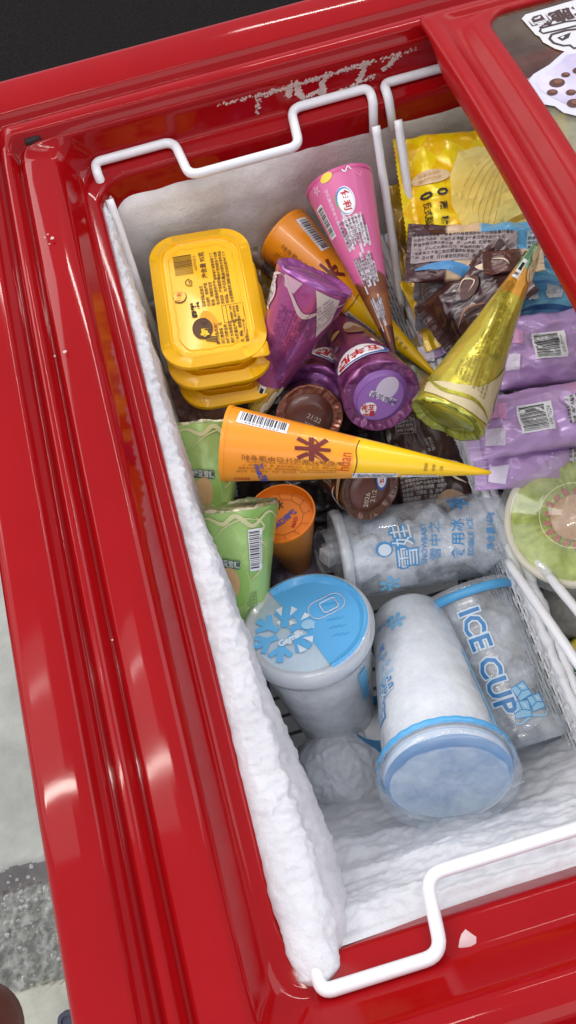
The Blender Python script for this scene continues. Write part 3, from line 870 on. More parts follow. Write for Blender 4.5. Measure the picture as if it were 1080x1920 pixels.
# ------------------------------------------------------------------ pink paper cone
pinkm = zones('pink_cone_print', [(0, srgb(216, 106, 156)), (0.083, srgb(124, 70, 44)), (0.094, srgb(150, 92, 54)), (0.122, srgb(88, 46, 34))], 0.38, wav=(70, 0.008), coat=0.2)
root, sf, L_ = cone('pink_ice_cream_cone', 'pink paper cone fading to brown at its tip, beside the basket wires', P(636, 345, -0.030), P(740, 668, -0.075), 0.0268, pinkm, r1=0.0016, disc_m=mat('pink_disc', srgb(205, 84, 140), 0.4))
p = Print(sf, lmax=0.003)
p.logo_oval(-0.001, 0.024, 0.0092, 0.0070, '伊利', 85, 0.0074, ring1=(50, 130, 200)); p.curve([(0.006, 0.016), (0.0072, 0.024), (0.004, 0.032)], 0.0012, ink((120, 170, 60)), 2)
p.text('伊利集团荣誉出品', 0.0125, 0.024, 0.0034, ink((236, 200, 220)), 88, 0.01)
wt = ink((226, 220, 224))
p.block(-0.0015, 0.048, 0.0235, 6, 0.0027, wt, 90, 3, lambda t_: (0.0, (0.9, 1, 0.55, 0.35, 0.9, 1)[int(t_ * 5)]), bold=0.05)
for k in range(8): p.rect(0.0125 - k * 0.0037, 0.047 + 0.006 * math.sin(k * 2.1), 0.018 + 0.006 * math.cos(k * 3.3), 0.0030, ink((205, 196, 202)), 90, k * 0.1)
for k in range(8): p.rect(0.0120 - k * 0.0035, 0.0765 + 0.004 * math.sin(k * 2.9 + 1), 0.021 + 0.006 * math.cos(k * 2.3), 0.0030, ink((205, 196, 202)), 90, k * 0.1)
for k in range(6): p.rect(0.0105 - k * 0.0040, 0.108 + 0.003 * math.sin(k * 1.9 + 2), 0.018 + 0.007 * math.cos(k * 1.7), 0.0034, ink((205, 196, 202)), 90, k * 0.1)
gt = ink((92, 84, 92))
p.block(0.0, 0.047, 0.018, 8, 0.0028, gt, 90, 13, bold=0.02).block(0.0, 0.0765, 0.020, 8, 0.0027, gt, 90, 17, bold=0.02).block(0.0, 0.108, 0.018, 6, 0.0030, gt, 90, 19, bold=0.02)
p.rect(0.0, 0.126, 0.012, 0.007, ink((190, 110, 50)), 90, 1)
p.ell(0.008, 0.003, 0.0052, 0.0030, ink((236, 210, 70)), 10)
for cx, cy in ((0.020, 0.007),):
    p.line([(cx + 0.0034 * math.cos(2 * PI * k * 2 / 5), cy + 0.0034 * math.sin(2 * PI * k * 2 / 5)) for k in range(5)], 0.0008, WHITE, 1, closed=True)
p.curve([(-0.005, 0.002), (-0.007, 0.004), (-0.010, 0.001), (-0.012, 0.0035)], 0.0009, WHITE, 1, False)
p.curve([(-0.016, 0.006), (-0.019, 0.0085), (-0.021, 0.005)], 0.0008, ink((238, 150, 190)), 1, False)
p.build('printed_artwork', root)
p = Print(sf, lmax=0.003); p.barcode(0.0265, 0.030, 0.026, 0.010, 90, '69079925', seed=8); p.build('barcode', root); clean(root)

# ------------------------------------------------------------------ foil cones
def foil_mat(name, main, zlist=None, metal=0.75, rough=0.24, speckle=None, wav=(55, 0.007)):
    return zones(name, [(0, srgb(*main))] + [(z, srgb(*c)) for z, c in (zlist or [])], rough, metal * 0.6, wav=wav, coat=0.5, bump=(110, 0.4, 0.0014), speckle=speckle)


purp = foil_mat('purple_foil', (176, 88, 150), [(0.086, (232, 190, 96))], 0.85, speckle=(36, srgb(146, 66, 128), 0.56))
pcream = foil_mat('purple_foil_base', (150, 80, 150), None, 0.6)
root, sf, L_ = cone('purple_foil_cone', 'shiny purple foil cone standing wide end up between the yellow tub and the pink cone', P(590, 522, -0.028), P(482, 768, -0.105), 0.0300, purp, r1=0.0085, foil=True, seed=5, amp=0.0007, base_m=pcream, group='purple foil cones')
p = Print(sf, 0.0007)
for k in range(3):
    p.curve([(-0.036, 0.004 + 0.001 * k), (-0.020, 0.012), (-0.004, 0.022 + k * 0.001), (0.012, 0.012), (0.022, 0.003), (0.032, 0.006)][::1], 0.0022, ink((205, 186, 186), 0.35, 0.3), 1)
p.poly([(-0.004, 0.0012), (-0.026, 0.003), (-0.034, 0.022), (-0.026, 0.036), (-0.016, 0.022)], ink((206, 196, 190), 0.4, 0.2), 0)
p.poly([(0.022, 0.0012), (0.006, 0.001), (0.010, 0.011), (0.020, 0.009)], ink((198, 160, 180), 0.4, 0.2), 0)
p.curve([(0.034, 0.030), (0.030, 0.018), (0.036, 0.008), (0.027, 0.003)], 0.0035, ink((214, 190, 196), 0.4), 1)
p.block(-0.018, 0.021, 0.030, 7, 0.0022, ink((90, 70, 84)), -118, 5, bold=0.0)
dk = ink((96, 40, 98), 0.4, 0.3)
p.block(0.004, 0.048, 0.052, 9, 0.0026, dk, -90, 7, lambda t_: (0.0 + 0.25 * (1 - t_), 1), bold=0.0)
p.rect(0.006, 0.094, 0.0125, 0.0125, ink((236, 232, 236)), 0, 1).rect(0.006, 0.093, 0.006, 0.006, BLACK, 0, 2).block(0.006, 0.098, 0.009, 1, 0.0022, BLACK, 0, 2, layer=2)
p.ell(-0.020, 0.098, 0.007, 0.010, CREAM, 20, 1).ell(-0.012, 0.106, 0.006, 0.006, CREAM, 0, 1).ell(-0.026, 0.088, 0.004, 0.005, ink((240, 232, 214)), 0, 1)
p.build('printed_artwork', root)
p = Print(sf, 0.0007); p.barcode(0.0375, 0.020, 0.026, 0.009, 86, '69327', seed=12); p.build('barcode', root); clean(root)

purp2 = foil_mat('dark_purple_foil', (136, 58, 112), [(0.125, (216, 190, 130))], 0.45, 0.3, speckle=(60, srgb(90, 34, 80), 0.6))
root, sf, L_ = cone('purple_foil_cone', 'dark purple foil cone with its printed round end facing out', P(714, 742, -0.060), P(618, 575, -0.150), 0.0290, purp2, r1=0.008, foil=True, seed=9, amp=0.0006, base_m=foil_mat('dark_purple_base', (128, 62, 118), None, 0.6, 0.25), disc_m=mat('lilac_print', srgb(146, 96, 176), 0.35, coat=0.3), group='purple foil cones')
p = Print(sf, 0.0008)
p.logo_oval(0.001, 0.026, 0.0225, 0.0110, '五羊牌', 172, 0.0135, txt=(196, 32, 40), ring1=(52, 96, 176), trot=178)
p.ell(-0.016, 0.062, 0.0035, 0.0045, ink((176, 130, 180)), 20, 1)
p.ell(0.012, 0.078, 0.011, 0.013, ink((190, 140, 110)), 20, 1).ell(0.008, 0.086, 0.006, 0.008, CREAM, -30, 2).ell(0.016, 0.083, 0.003, 0.008, CREAM, 30, 2).ell(-0.012, 0.085, 0.008, 0.004, ink((214, 176, 100)), 0, 1)
p.rect(0.020, 0.045, 0.003, 0.005, WHITE, 15, 1)
p.build('printed_artwork', root)
# u to the right and v up as seen from outside the round end
x_l = root.matrix_world.to_3x3().inverted() @ (M.transposed() @ V((1, 0.15, 0))); x_l = V((x_l.x, x_l.y, 0)).normalized(); y_l = V((0, 0, -1)).cross(x_l)


def end_surf(rt, skew=0.0, z=-0.0018):
    q = rt.matrix_world.to_3x3().inverted() @ (M.transposed() @ V((1, skew, 0))); q = V((q.x, q.y, 0)).normalized(); r_ = V((0, 0, -1)).cross(q)
    return lambda u, v, off=0: q * u + r_ * v + V((0, 0, z - off))


p = Print(end_surf(root, -0.25), 0.0004)
p.ell(-0.001, -0.001, 0.0185, 0.0165, ink((150, 104, 184)), 35, 0).ell(0.005, 0.006, 0.0098, 0.0080, ink((208, 196, 222)), 45, 1)
p.text('香芋雪糕', 0.0005, -0.001, 0.0052, ink((238, 234, 244)), -38, 0.05, 2, sx=1.1).text('香芋雪糕', 0.0009, -0.0014, 0.0052, ink((60, 40, 110)), -38, 0.0, 3, sx=1.1)
p.ell(-0.011, -0.007, 0.0062, 0.0056, ink((236, 236, 240)), 0, 1).text('五羊', -0.011, -0.005, 0.0052, ink((196, 32, 40)), 160, 0.04, 2).text('雪糕', -0.011, -0.0100, 0.0046, ink((196, 32, 40)), 160, 0.04, 2)
p.build('printed_end', root); clean(root)

root, sf, L_ = cone('purple_foil_cone', 'dark purple foil cone deep between two others, only its blue ringed oval showing', P(592, 738, -0.112), P(668, 560, -0.19), 0.0275, purp2, r1=0.007, foil=True, seed=19, amp=0.0006, base_m=pcream, group='purple foil cones')
p = Print(sf, 0.0008); p.logo_oval(0.004, 0.022, 0.020, 0.010, '五羊牌', 175, 0.012, ring1=(52, 96, 176)); p.ell(0.016, 0.034, 0.004, 0.004, ink((176, 130, 180)), 0, 1); p.build('printed_artwork', root); clean(root)

gold = foil_mat('gold_green_foil', (208, 190, 62), [(0.096, (236, 166, 60)), (0.118, (130, 186, 150)), (0.144, (130, 186, 150))], 0.9, 0.24, speckle=(24, srgb(158, 162, 56), 0.58))
root, sf, L_ = cone('golden_foil_cone', 'gold and green foil cone leaning over the wire with a teal tip', P(840, 784, -0.032), P(1006, 462, -0.012), 0.0270, gold, r1=0.0030, foil=True, seed=14, amp=0.0009, base_m=foil_mat('gold_green_base', (166, 168, 60), None, 0.8, 0.22))
p = Print(sf, 0.0008)
tan = ink((206, 190, 150), 0.4, 0.2)
p.poly([(0.036, 0.004), (0.020, 0.0015), (-0.004, 0.001), (-0.026, 0.004), (-0.030, 0.012), (-0.010, 0.013), (0.010, 0.020), (0.026, 0.036), (0.038, 0.052)], tan, 0)
p.curve([(-0.032, 0.016), (-0.012, 0.0075), (0.010, 0.010), (0.030, 0.006)], 0.003, ink((168, 160, 50), 0.3, 0.6), 2)
p.curve([(0.036, 0.040), (0.032, 0.022), (0.038, 0.012), (0.030, 0.004)][::-1], 0.0016, ink((60, 50, 70)), 2)
dg = ink((92, 92, 20), 0.4, 0.2)
p.block(0.002, 0.026, 0.040, 9, 0.0026, ink((120, 110, 60)), -84, 4, lambda t_: (0.3 * t_, 0.85 - 0.25 * t_), bold=0.0)
p.block(0.004, 0.062, 0.046, 8, 0.0028, dg, -84, 6, lambda t_: (0.25 * abs(t_ - .5), 0.9), bold=0.0)
p.block(-0.012, 0.092, 0.026, 6, 0.0030, dg, -84, 9, bold=0.0)
p.rect(-0.010, 0.118, 0.0140, 0.0175, ink((232, 232, 228)), -6, 1).rect(-0.010, 0.120, 0.0075, 0.0070, BLACK, -6, 2).block(-0.010, 0.1125, 0.011, 1, 0.0028, BLACK, -6, 3, layer=2)
p.ell(0.022, 0.124, 0.014, 0.013, ink((232, 204, 160)), 15, 1).ell(0.012, 0.136, 0.012, 0.008, ink((232, 204, 160)), 0, 1).curve([(0.034, 0.118), (0.024, 0.112), (0.014, 0.118), (0.006, 0.128), (-0.004, 0.134)], 0.0009, ink((150, 96, 40)), 2, False)
p.curve([(0.03, 0.128), (0.02, 0.132), (0.016, 0.124), (0.01, 0.129)], 0.0008, ink((150, 96, 40)), 2, False).curve([(0.026, 0.118), (0.022, 0.123), (0.018, 0.118)], 0.0008, ink((190, 110, 50)), 2, False)
for q in ((0.01, 0.154), (-0.012, 0.158), (0.02, 0.166), (-0.006, 0.170)):
    p.line([(q[0] + 0.0075 * math.cos(t_ / 5), q[1] + 0.0045 * math.sin(t_ / 5)) for t_ in range(4, 20)], 0.0007, ink((178, 112, 30)), 2)
p.build('printed_artwork', root); clean(root)

# green foil cones against the frosted wall
grn = foil_mat('green_foil', (172, 208, 122), None, 0.2, 0.32, speckle=(22, srgb(146, 192, 96), 0.55))
GREENBASE = foil_mat('green_foil_base', (150, 160, 110), None, 0.4, 0.3, speckle=(90, srgb(216, 210, 176), 0.5))


def green_cone(a, b, label, r0, roll, sd):
    root, sf, L_ = cone('green_foil_cone', label, a, b, r0, grn, r1=0.006, foil=True, seed=sd, amp=0.0012, base_m=GREENBASE, group='green foil cones along the frosted wall', roll=roll)
    p = Print(sf, 0.0009); pale = ink((214, 214, 160), 0.4)
    p.curve([(0.034, 0.008), (0.022, 0.003), (0.010, 0.008), (0.0, 0.003), (-0.012, 0.012), (-0.026, 0.004), (-0.036, 0.01)], 0.0034, pale, 1).curve([(0.022, 0.020), (0.008, 0.010), (-0.006, 0.006), (-0.02, 0.010)][::-1], 0.0012, pale, 1)
    p.curve([(-0.014, 0.006), (-0.022, 0.014), (-0.016, 0.020), (-0.026, 0.030)], 0.0028, pale, 1)
    p.ell(0.012, 0.054, 0.0175, 0.0190, ink((206, 220, 150)), 0, 1).ell(0.012, 0.054, 0.0170, 0.0185, ink((150, 192, 96)), 0, 2).ell(0.015, 0.052, 0.0098, 0.0118, ink((214, 176, 126)), -15, 3)
    p.curve([(-0.006, 0.052), (-0.016, 0.047), (-0.024, 0.040)], 0.0014, pale, 1)
    p.rect(0.013, 0.038, 0.022, 0.0066, ink((74, 96, 84)), -8 + 180, 3).text('绿豆雪糕', 0.013, 0.038, 0.0056, ink((206, 214, 206)), -10 + 180, 0.02, 4, sx=0.95)
    p.block(-0.006, 0.074, 0.026, 5, 0.0024, ink((84, 110, 50)), -86, 7, bold=0.0)
    p.build('printed_artwork', root)
    p = Print(sf, 0.0011); p.barcode(-0.0135, 0.030, 0.031, 0.0125, -92, '6907205193801951', seed=21 + sd); p.build('barcode', root); clean(root)
    return root


green_cone(P(442, 950, -0.085), P(480, 1230, -0.140), 'green foil cone wedged beside the frost, nearer one with its barcode in full view', 0.0318, 2, 3)
green_cone(P(378, 797, -0.092), P(410, 1065, -0.142), 'green foil cone against the frosted wall, partly behind the lying orange cone', 0.0325, -16, 7)

# brown cones deep down
brown = foil_mat('brown_foil', (74, 40, 30), [(0.05, (200, 168, 128)), (0.058, (74, 40, 30))], 0.35, 0.3, speckle=(40, srgb(54, 30, 24), 0.5))
brbase = foil_mat('brown_foil_base', (150, 92, 74), None, 0.75, 0.22)
brdisc = mat('brown_print', srgb(104, 58, 46), 0.35, coat=0.3, vary=0.15)
root, sf, L_ = cone('brown_foil_cone', 'brown foil cone with pleated round end stamped 2026, behind the orange cone', P(580, 782, -0.098), P(560, 690, -0.215), 0.0265, brown, r1=0.007, foil=True, seed=23, amp=0.0006, base_m=brbase, disc_m=brdisc, group='brown foil cones')
p = Print(end_surf(root, 0.55), 0.0003); p.text('2026', 0.0035, -0.006, 0.0055, ink((214, 196, 180)), 0, 0, 1).text('21:22', 0.0035, 0.001, 0.0055, ink((214, 196, 180)), 0, 0, 1).build('printed_end', root); clean(root)
root, sf, L_ = cone('brown_foil_cone', 'brown foil cone with date stamp on its end, under the tip of the orange cone', P(694, 915, -0.085), P(556, 842, -0.150), 0.0250, brown, r1=0.007, foil=True, seed=25, amp=0.0008, base_m=foil_mat('brown_foil_base2', (96, 62, 50), None, 0.55, 0.28), disc_m=brdisc, group='brown foil cones')
p = Print(sf, 0.0008); p.block(-0.004, 0.034, 0.030, 7, 0.0026, ink((150, 140, 128)), 92, 4, bold=0.03).curve([(0.030, 0.006), (0.01, 0.010), (-0.01, 0.006), (-0.03, 0.010)], 0.005, ink((190, 158, 120)), 0)
p.curve([(-0.03, 0.004), (-0.022, 0.016), (-0.012, 0.012)], 0.002, WHITE, 1).build('printed_artwork', root)
p = Print(end_surf(root, 0.0), 0.0003); p.text('2026', -0.004, -0.008, 0.0058, ink((214, 196, 180)), 80, 0, 1).text('21:2', 0.002, -0.006, 0.0058, ink((214, 196, 180)), 80, 0, 1)
p.ell(0.0085, 0.006, 0.005, 0.0085, ink((52, 96, 176)), 5, 1).ell(0.0085, 0.007, 0.004, 0.0075, WHITE, 5, 2).text('五羊', 0.0085, 0.007, 0.0042, ink((196, 32, 40)), 95, 0.03, 3).build('printed_end', root); clean(root)

# orange cone standing on its tip
orn = mat('orange_paper', srgb(244, 134, 22), 0.5, vary=0.08)
root, sf, L_ = cone('orange_ice_cream_cone', 'orange cone standing tip down, its round creased end facing up beside the green cones', P(527, 962, -0.110), P(575, 1105, -0.235), 0.0265, mat('orange_paper_side', srgb(214, 136, 48), 0.4, coat=0.2, vary=0.1), r1=0.002, disc_m=orn, group='orange paper ice cream cones', recess=0.006)
p = Print(lambda u, v, off=0, s=end_surf(root, -0.5, 0.0058): s(u, v, off), 0.0003)
p.line([(0.0165 * math.cos(k * 2 * PI / 12 + .2), 0.0165 * math.sin(k * 2 * PI / 12 + .2)) for k in range(12)], 0.0004, ink((170, 84, 16)), 1, closed=True)
for k in range(12): a_ = k * 2 * PI / 12 + .2; p.line([(0.0165 * math.cos(a_), 0.0165 * math.sin(a_)), (0.0225 * math.cos(a_ + .1), 0.0225 * math.sin(a_ + .1))], 0.0004, ink((176, 88, 16)), 1)
p.text('冰', 0.001, 0.011, 0.0085, ink((60, 24, 16)), -20, 0.02, 1).text('美登雪糕', 0.001, -0.003, 0.0050, ink((80, 86, 170)), 18, 0.05, 1, sx=1.1).text('MAD', 0.007, -0.009, 0.0046, ink((200, 50, 40)), 50, 0.03, 1)
p.build('printed_end', root); clean(root)

# ------------------------------------------------------------------ yellow tubs
ylw = mat('yellow_plastic', srgb(254, 192, 4), 0.32, coat=0.2, vary=0.05, vscale=20)
c = P(387, 553, -0.044)
rgt = P(496, 535, -0.046); up_ = P(372, 428, -0.046)
xx = (rgt - c).normalized(); nrm_ = xx.cross((up_ - c)).normalized()
mw = flat_frame(c, rgt, nrm_)


def tub(mw, label, prints=True):
    root = thing('yellow_ice_cream_tub', label, 'ice cream tub', mw, 'yellow tubs stacked in the far corner')
    W, Hh = 0.0795, 0.1265
    rings = [(W - 0.004, Hh - 0.004, 0.022, -0.0045), (W, Hh, 0.023, -0.0042), (W + 0.0006, Hh + 0.0006, 0.0235, -0.0006), (W, Hh, 0.023, 0.0), (W - 0.014, Hh - 0.014, 0.019, 0.0006), (W - 0.0152, Hh - 0.0152, 0.0185, 0.0016), (W - 0.0175, Hh - 0.0175, 0.018, 0.0018), (W - 0.019, Hh - 0.019, 0.0175, -0.0006), (W - 0.022, Hh - 0.022, 0.017, -0.0010)]
    v_, f_ = rloft(rings, 12, False, True)
    for v in v_:
        if abs(v.z - 0.0018) < 1e-4 or abs(v.z - 0.0016) < 1e-4:
            a = math.atan2(v.y, v.x); v.z += 0.0005 * math.sin(a * 30)
    mesh('lid', v_, f_, ylw, root, sharp=60)
    v_, f_ = rloft([(W - 0.007, Hh - 0.007, 0.020, -0.004), (W - 0.013, Hh - 0.013, 0.018, -0.012), (W - 0.016, Hh - 0.016, 0.017, -0.015)], 10, False, False)
    f_.append(tuple(reversed(range(len(v_) - 44, len(v_))))); f_ = [tuple(reversed(q)) for q in f_]
    mesh('tub_body', v_, f_, ylw, root, sharp=50)
    if prints:
        v_, f_ = rloft([(0.014, 0.013, 0.002, -0.0022), (0.014, 0.013, 0.002, -0.0006)], 3); v_ = [v + V((W / 2 - 0.0078, -Hh / 2 + 0.0068, 0)) for v in v_]
        mesh('pull_tab', v_, f_, ylw, root)
    sf = plane_surf(-0.0010); br = ink((104, 66, 20)); p = Print(sf, 0.0003, 0.02)
    # embossed wavy ridge round the panel
    pts = []
    for i, (x, y) in enumerate(rrect(W - 0.029, Hh - 0.029, 0.014, 10)): pts.append((x, y))
    pts2 = []
    for i in range(len(pts)):
        a, b_ = pts[i], pts[(i + 1) % len(pts)]; n = max(1, int(math.dist(a, b_) / 0.002))
        for k in range(n):
            pts2.append((a[0] + (b_[0] - a[0]) * k / n, a[1] + (b_[1] - a[1]) * k / n))
    p2 = [V((x * (1 + 0.014 * math.sin(i * 0.9)), y * (1 + 0.010 * math.sin(i * 0.9)), -0.0009)) for i, (x, y) in enumerate(pts2)]
    v_, f_ = tube(p2 + [p2[0]], 0.0006, 6); mesh('embossed_ridge', v_, f_, ylw, root)
    if prints:
        p.block(0.014, 0.028, 0.026, 4, 0.0027, br, 90, 3).block(0.008, 0.004, 0.026, 7, 0.0029, br, 90, 5, lambda t_: (0, 0.75 + 0.25 * t_)).block(0.014, -0.037, 0.020, 7, 0.0029, br, 90, 8, lambda t_: (0.1 * (1 - t_), 1))
        p.rect(0.014, 0.004, 0.024, 0.0125, ink((176, 130, 26)), 90, 0) if False else None
        p.line([(0.010, -0.012), (0.026, -0.012), (0.026, -0.028), (0.010, -0.028)], 0.0005, br, 1, closed=True).line([(0.013, -0.012), (0.013, -0.028)], 0.0004, br, 1).block(0.019, -0.020, 0.014, 3, 0.0021, br, 90, 12)
        p.text('净含量 95克', 0.0015, 0.030, 0.0050, br, 90, 0.02, 1)
        p.text('雪糕', -0.0095, -0.012, 0.0074, ink((60, 40, 14)), 90, 0.03, 1).text('心', -0.005, -0.024, 0.0072, ink((60, 40, 14)), 90, 0.02, 2).text('包', -0.0045, -0.034, 0.0080, ink((250, 200, 40)), 90, 0.06, 3)
        p.ell(-0.007, -0.030, 0.0078, 0.0098, ink((88, 56, 20)), 0, 1).ell(-0.001, -0.024, 0.0055, 0.0105, ink((245, 160, 20)), 20, 0)
        for k in range(4): p.rect(-0.003 + k * 0.0005, -0.038 - k * 0.0016, 0.012 - k * 0.001, 0.0008, ink((60, 40, 14)), -18, 2)
        p.ell(-0.0205, 0.0025, 0.0054, 0.0060, br, 0, 1).ell(-0.0205, 0.0030, 0.0048, 0.0052, ink((250, 206, 90)), 0, 2).text('伊利', -0.0205, 0.0025, 0.0044, ink((206, 60, 20)), 80, 0.02, 3)
        p.line([(-0.011 + 0.0034 * math.cos(t_ / 4), 0.015 + 0.0034 * math.sin(t_ / 4)) for t_ in range(6, 22)], 0.0007, br, 1).text('QS', -0.0105, 0.015, 0.0036, br, 90, 0.02, 1)
        p.build('printed_text', root)
        p = Print(sf, 0.0003, 0.02); p.barcode(-0.0125, 0.033, 0.022, 0.020, 90, '6907992513', seed=31, paper=False, black=br); p.build('barcode', root)
    return root


tub(mw, 'top yellow rectangular tub of the stack, its back print and barcode showing')
tub(mw @ Matrix.Translation((0.002, -0.007, -0.017)) @ Matrix.Rotation(math.radians(-0.5), 4, 'Z'), 'second yellow tub, just below the top one in the corner stack', False)
tub(mw @ Matrix.Translation((0.006, -0.011, -0.040)) @ Matrix.Rotation(math.radians(0.5), 4, 'Z'), 'lowest yellow tub in shadow, only its edge line showing', False)

# ------------------------------------------------------------------ pouches
def pouch_fn(w_, h_, th, seed, seal=0.010, wr=0.0016, folds=8):
    def f(x, y):
        ex = max(0, 1 - abs(2 * x / w_) ** 2.6); yy = max(0.0, 1 - max(0, (abs(y) - (h_ / 2 - seal - 0.016)) / 0.016)) if abs(y) > h_ / 2 - seal - 0.016 else 1.0
        yy = yy * yy * (3 - 2 * yy)
        base = th * 0.5 * ex ** 0.55 * yy
        p = V((x, y, seed * 3.1))
        k = noise.noise(p * 26) * 0.8 + 1.1 * abs(noise.noise(p * 48 + V((7, 2, 1)))) - 0.9 * abs(noise.noise(V((x * 62, y * 36, seed)))) - 0.4 * abs(noise.noise(V((x * 130 + 3, y * 90, seed))))
        near = math.exp(-max(0, (h_ / 2 - abs(y)) - seal) / 0.016)
        gather = near * 1.6 * (noise.noise(V((x * 130, y * 20, seed))) + 0.5 * abs(noise.noise(V((x * 300, y * 30, seed + 4)))))
        return base + wr * (k * 1.5 * (0.25 + yy) + gather * 0.8) * (1 if ex > 0.02 else 0.2)
    return f


def pouch(name, label, c, right, normal, w_, h_, th, m, seed=1, seal=0.010, wr=0.0016, cat='ice cream bag', group=None, rot=0.0, seal_m=None, side=True):
    """the crimped ends lie along the longer axis of the bag"""
    swap = w_ > h_
    if swap: w_, h_ = h_, w_
    tw = (lambda q: V((q.y, -q.x, q.z))) if swap else (lambda q: q)
    root = thing(name, label, cat, flat_frame(c, right, normal) @ Matrix.Rotation(math.radians(rot), 4, 'Z'), group)
    fn = pouch_fn(w_, h_, th, seed, seal, wr)
    nx, ny = 56, 84

    def edge(v): return 1 - 0.05 * math.sin(v * PI) + 0.02 * noise.noise(V((v * 6, seed, 0)))

    def top(u, v):
        x = (u - 0.5) * w_ * edge(v); y = (v - 0.5) * h_; return V((x + 0.001 * noise.noise(V((0, y * 80, seed))), y + 0.0012 * noise.noise(V((x * 90, seed, 0))), fn(x, y)))

    def bot(u, v):
        q = top(u, v); x = (u - 0.5) * w_ * edge(v); y = (v - 0.5) * h_; return V((q.x, q.y, -max(0.0002, fn(x, y) * 0.9) - 0.0003))
    lo = int(ny * seal / h_)
    v1, f1 = grid(nx, ny, top); v2, f2 = grid(nx, ny, bot); f2 = [tuple(reversed(q)) for q in f2]
    sidef = []
    n = nx * ny
    for j in range(ny - 1):
        sidef.append((j * nx, (j + 1) * nx, n + (j + 1) * nx, n + j * nx)); a = j * nx + nx - 1; sidef.append((a + nx, a, n + a, n + a + nx))
    for i in range(nx - 1):
        sidef.append((i + 1, i, n + i, n + i + 1)); a = (ny - 1) * nx + i; sidef.append((a, a + 1, n + a + 1, n + a))
    v_, f_ = merge([(v1, f1), (v2, f2)]); f_ += sidef
    mesh('bag_film', [tw(q) for q in v_], f_, m, root)
    for s_ in (-1, 1):                                 # crimped seals with a saw-tooth edge
        def g(u, v):
            y0 = h_ / 2 - seal * 0.9; y = y0 + (seal + 0.0012) * v + (0.0005 * (1 if int(u * 60) % 2 else -1) if v > 0.99 else 0)
            x = (u - 0.5) * w_ * 1.005
            return V((x, s_ * y, fn(x, s_ * y) + 0.0007 + 0.00025 * math.sin(v * 40)))
        v_, f_ = grid(61, 14, g)
        if s_ < 0: f_ = [tuple(reversed(q)) for q in f_]
        mesh('seal', [tw(q) for q in v_], f_, seal_m or m, root)
    return root, plane_surf(0, (lambda x, y: fn(-y, x)) if swap else fn)


def film(name, stops, axis='Y', rough=0.3, metal=0.15, wav=(30, 0.004), speckle=None, off0=0.0):
    return zones(name, stops, rough, metal, wav, coat=0.35, bump=(90, 0.35, 0.0015), axis=axis, speckle=speckle, off0=off0)


# yellow bread-like bag
yb = film('yellow_film', [(0, srgb(246, 208, 18))], metal=0.1)
nt = yb.node_tree; b = nt.nodes['Principled BSDF']; L = nt.links
tc = nt.nodes.new('ShaderNodeTexCoord'); mp = nt.nodes.new('ShaderNodeMapping'); mp.inputs[2].default_value = (0, 0, 0.72); mp.inputs[3].default_value = (60, 60, 1)
ck = nt.nodes.new('ShaderNodeTexChecker'); ck.inputs['Scale'].default_value = 1.0
ck.inputs[1].default_value = (*srgb(255, 222, 8), 1); ck.inputs[2].default_value = (*srgb(252, 200, 4), 1)
L.new(tc.outputs['Object'], mp.inputs[0]); L.new(mp.outputs[0], ck.inputs[0]); L.new(ck.outputs[0], b.inputs['Base Color'])
c = P(915, 368, -0.055)
root, sf = pouch('yellow_snack_bag', 'bright yellow bag with a pale golden bun printed on it, top of the right basket', c, P(1010, 350, -0.055), (-0.18, -0.40, 0.9), 0.136, 0.110, 0.026, yb, 2, 0.006, 0.0014, rot=-2)
p = Print(sf, 0.0012, 0.006)
bun = mat('bun_print', srgb(255, 236, 150), 0.4, c2=srgb(248, 212, 100), vscale=22, coat=0.3); bun2 = ink((206, 158, 58)); bun3 = ink((250, 228, 140))
shell = [(-0.022, 0.034), (-0.006, 0.036), (0.008, 0.031), (0.018, 0.026), (0.036, 0.030), (0.052, 0.020), (0.058, 0.0), (0.052, -0.026), (0.036, -0.042), (0.014, -0.050), (-0.010, -0.046), (-0.026, -0.030), (-0.034, -0.006), (-0.032, 0.016)]
p.poly(shell, bun, 0)
for k in range(7):
    a = -0.9 + k * 0.30; p.curve([(0.008 + k * 0.0006, 0.029 - k * 0.0028), (-0.008 + k * 0.0022, 0.022 - 0.0045 * k), (-0.022 + k * 0.003, 0.006 - 0.0062 * k), (-0.027 + 0.0045 * k, -0.008 - 0.0050 * k)], 0.0006, ink((222, 178, 78)), 1)
for k in range(5): p.curve([(0.014 + k * 0.003, 0.024 - k * 0.004), (0.026 + 0.003 * k, 0.018 - 0.006 * k), (0.034 + 0.002 * k, 0.006 - 0.009 * k)], 0.0006, bun2, 1)
p.curve([(-0.020, -0.028), (0.0, -0.030), (0.020, -0.024), (0.044, -0.022)], 0.0045, bun2, 1).curve([(0.012, 0.027), (0.022, 0.020), (0.040, 0.019)], 0.0016, bun2, 2).curve([(-0.024, 0.026), (-0.012, 0.030), (0.0, 0.027)], 0.004, bun3, 1)
p.ell(-0.046, 0.018, 0.0145, 0.0055, ink((228, 196, 150)), -3, 1).block(-0.046, 0.018, 0.016, 2, 0.0034, ink((206, 160, 110)), 0, 4, layer=2, bold=0.0)
p.text('0', -0.0520, 0.0045, 0.0115, BLACK, -90, 0.03, 1).text('0', -0.0400, 0.0045, 0.0115, BLACK, -90, 0.03, 1).text('反式脂肪酸', -0.0522, -0.0145, 0.0056, BLACK, -90, 0.01, 1).text('蔗', -0.0405, -0.0060, 0.0066, BLACK, -90, 0.02, 1).text('糖', -0.0405, -0.0175, 0.0066, BLACK, -90, 0.02, 1)
p.block(-0.048, -0.044, 0.012, 5, 0.003, ink((180, 140, 40)), -90, 4, bold=0.0)
p.build('printed_artwork', root)

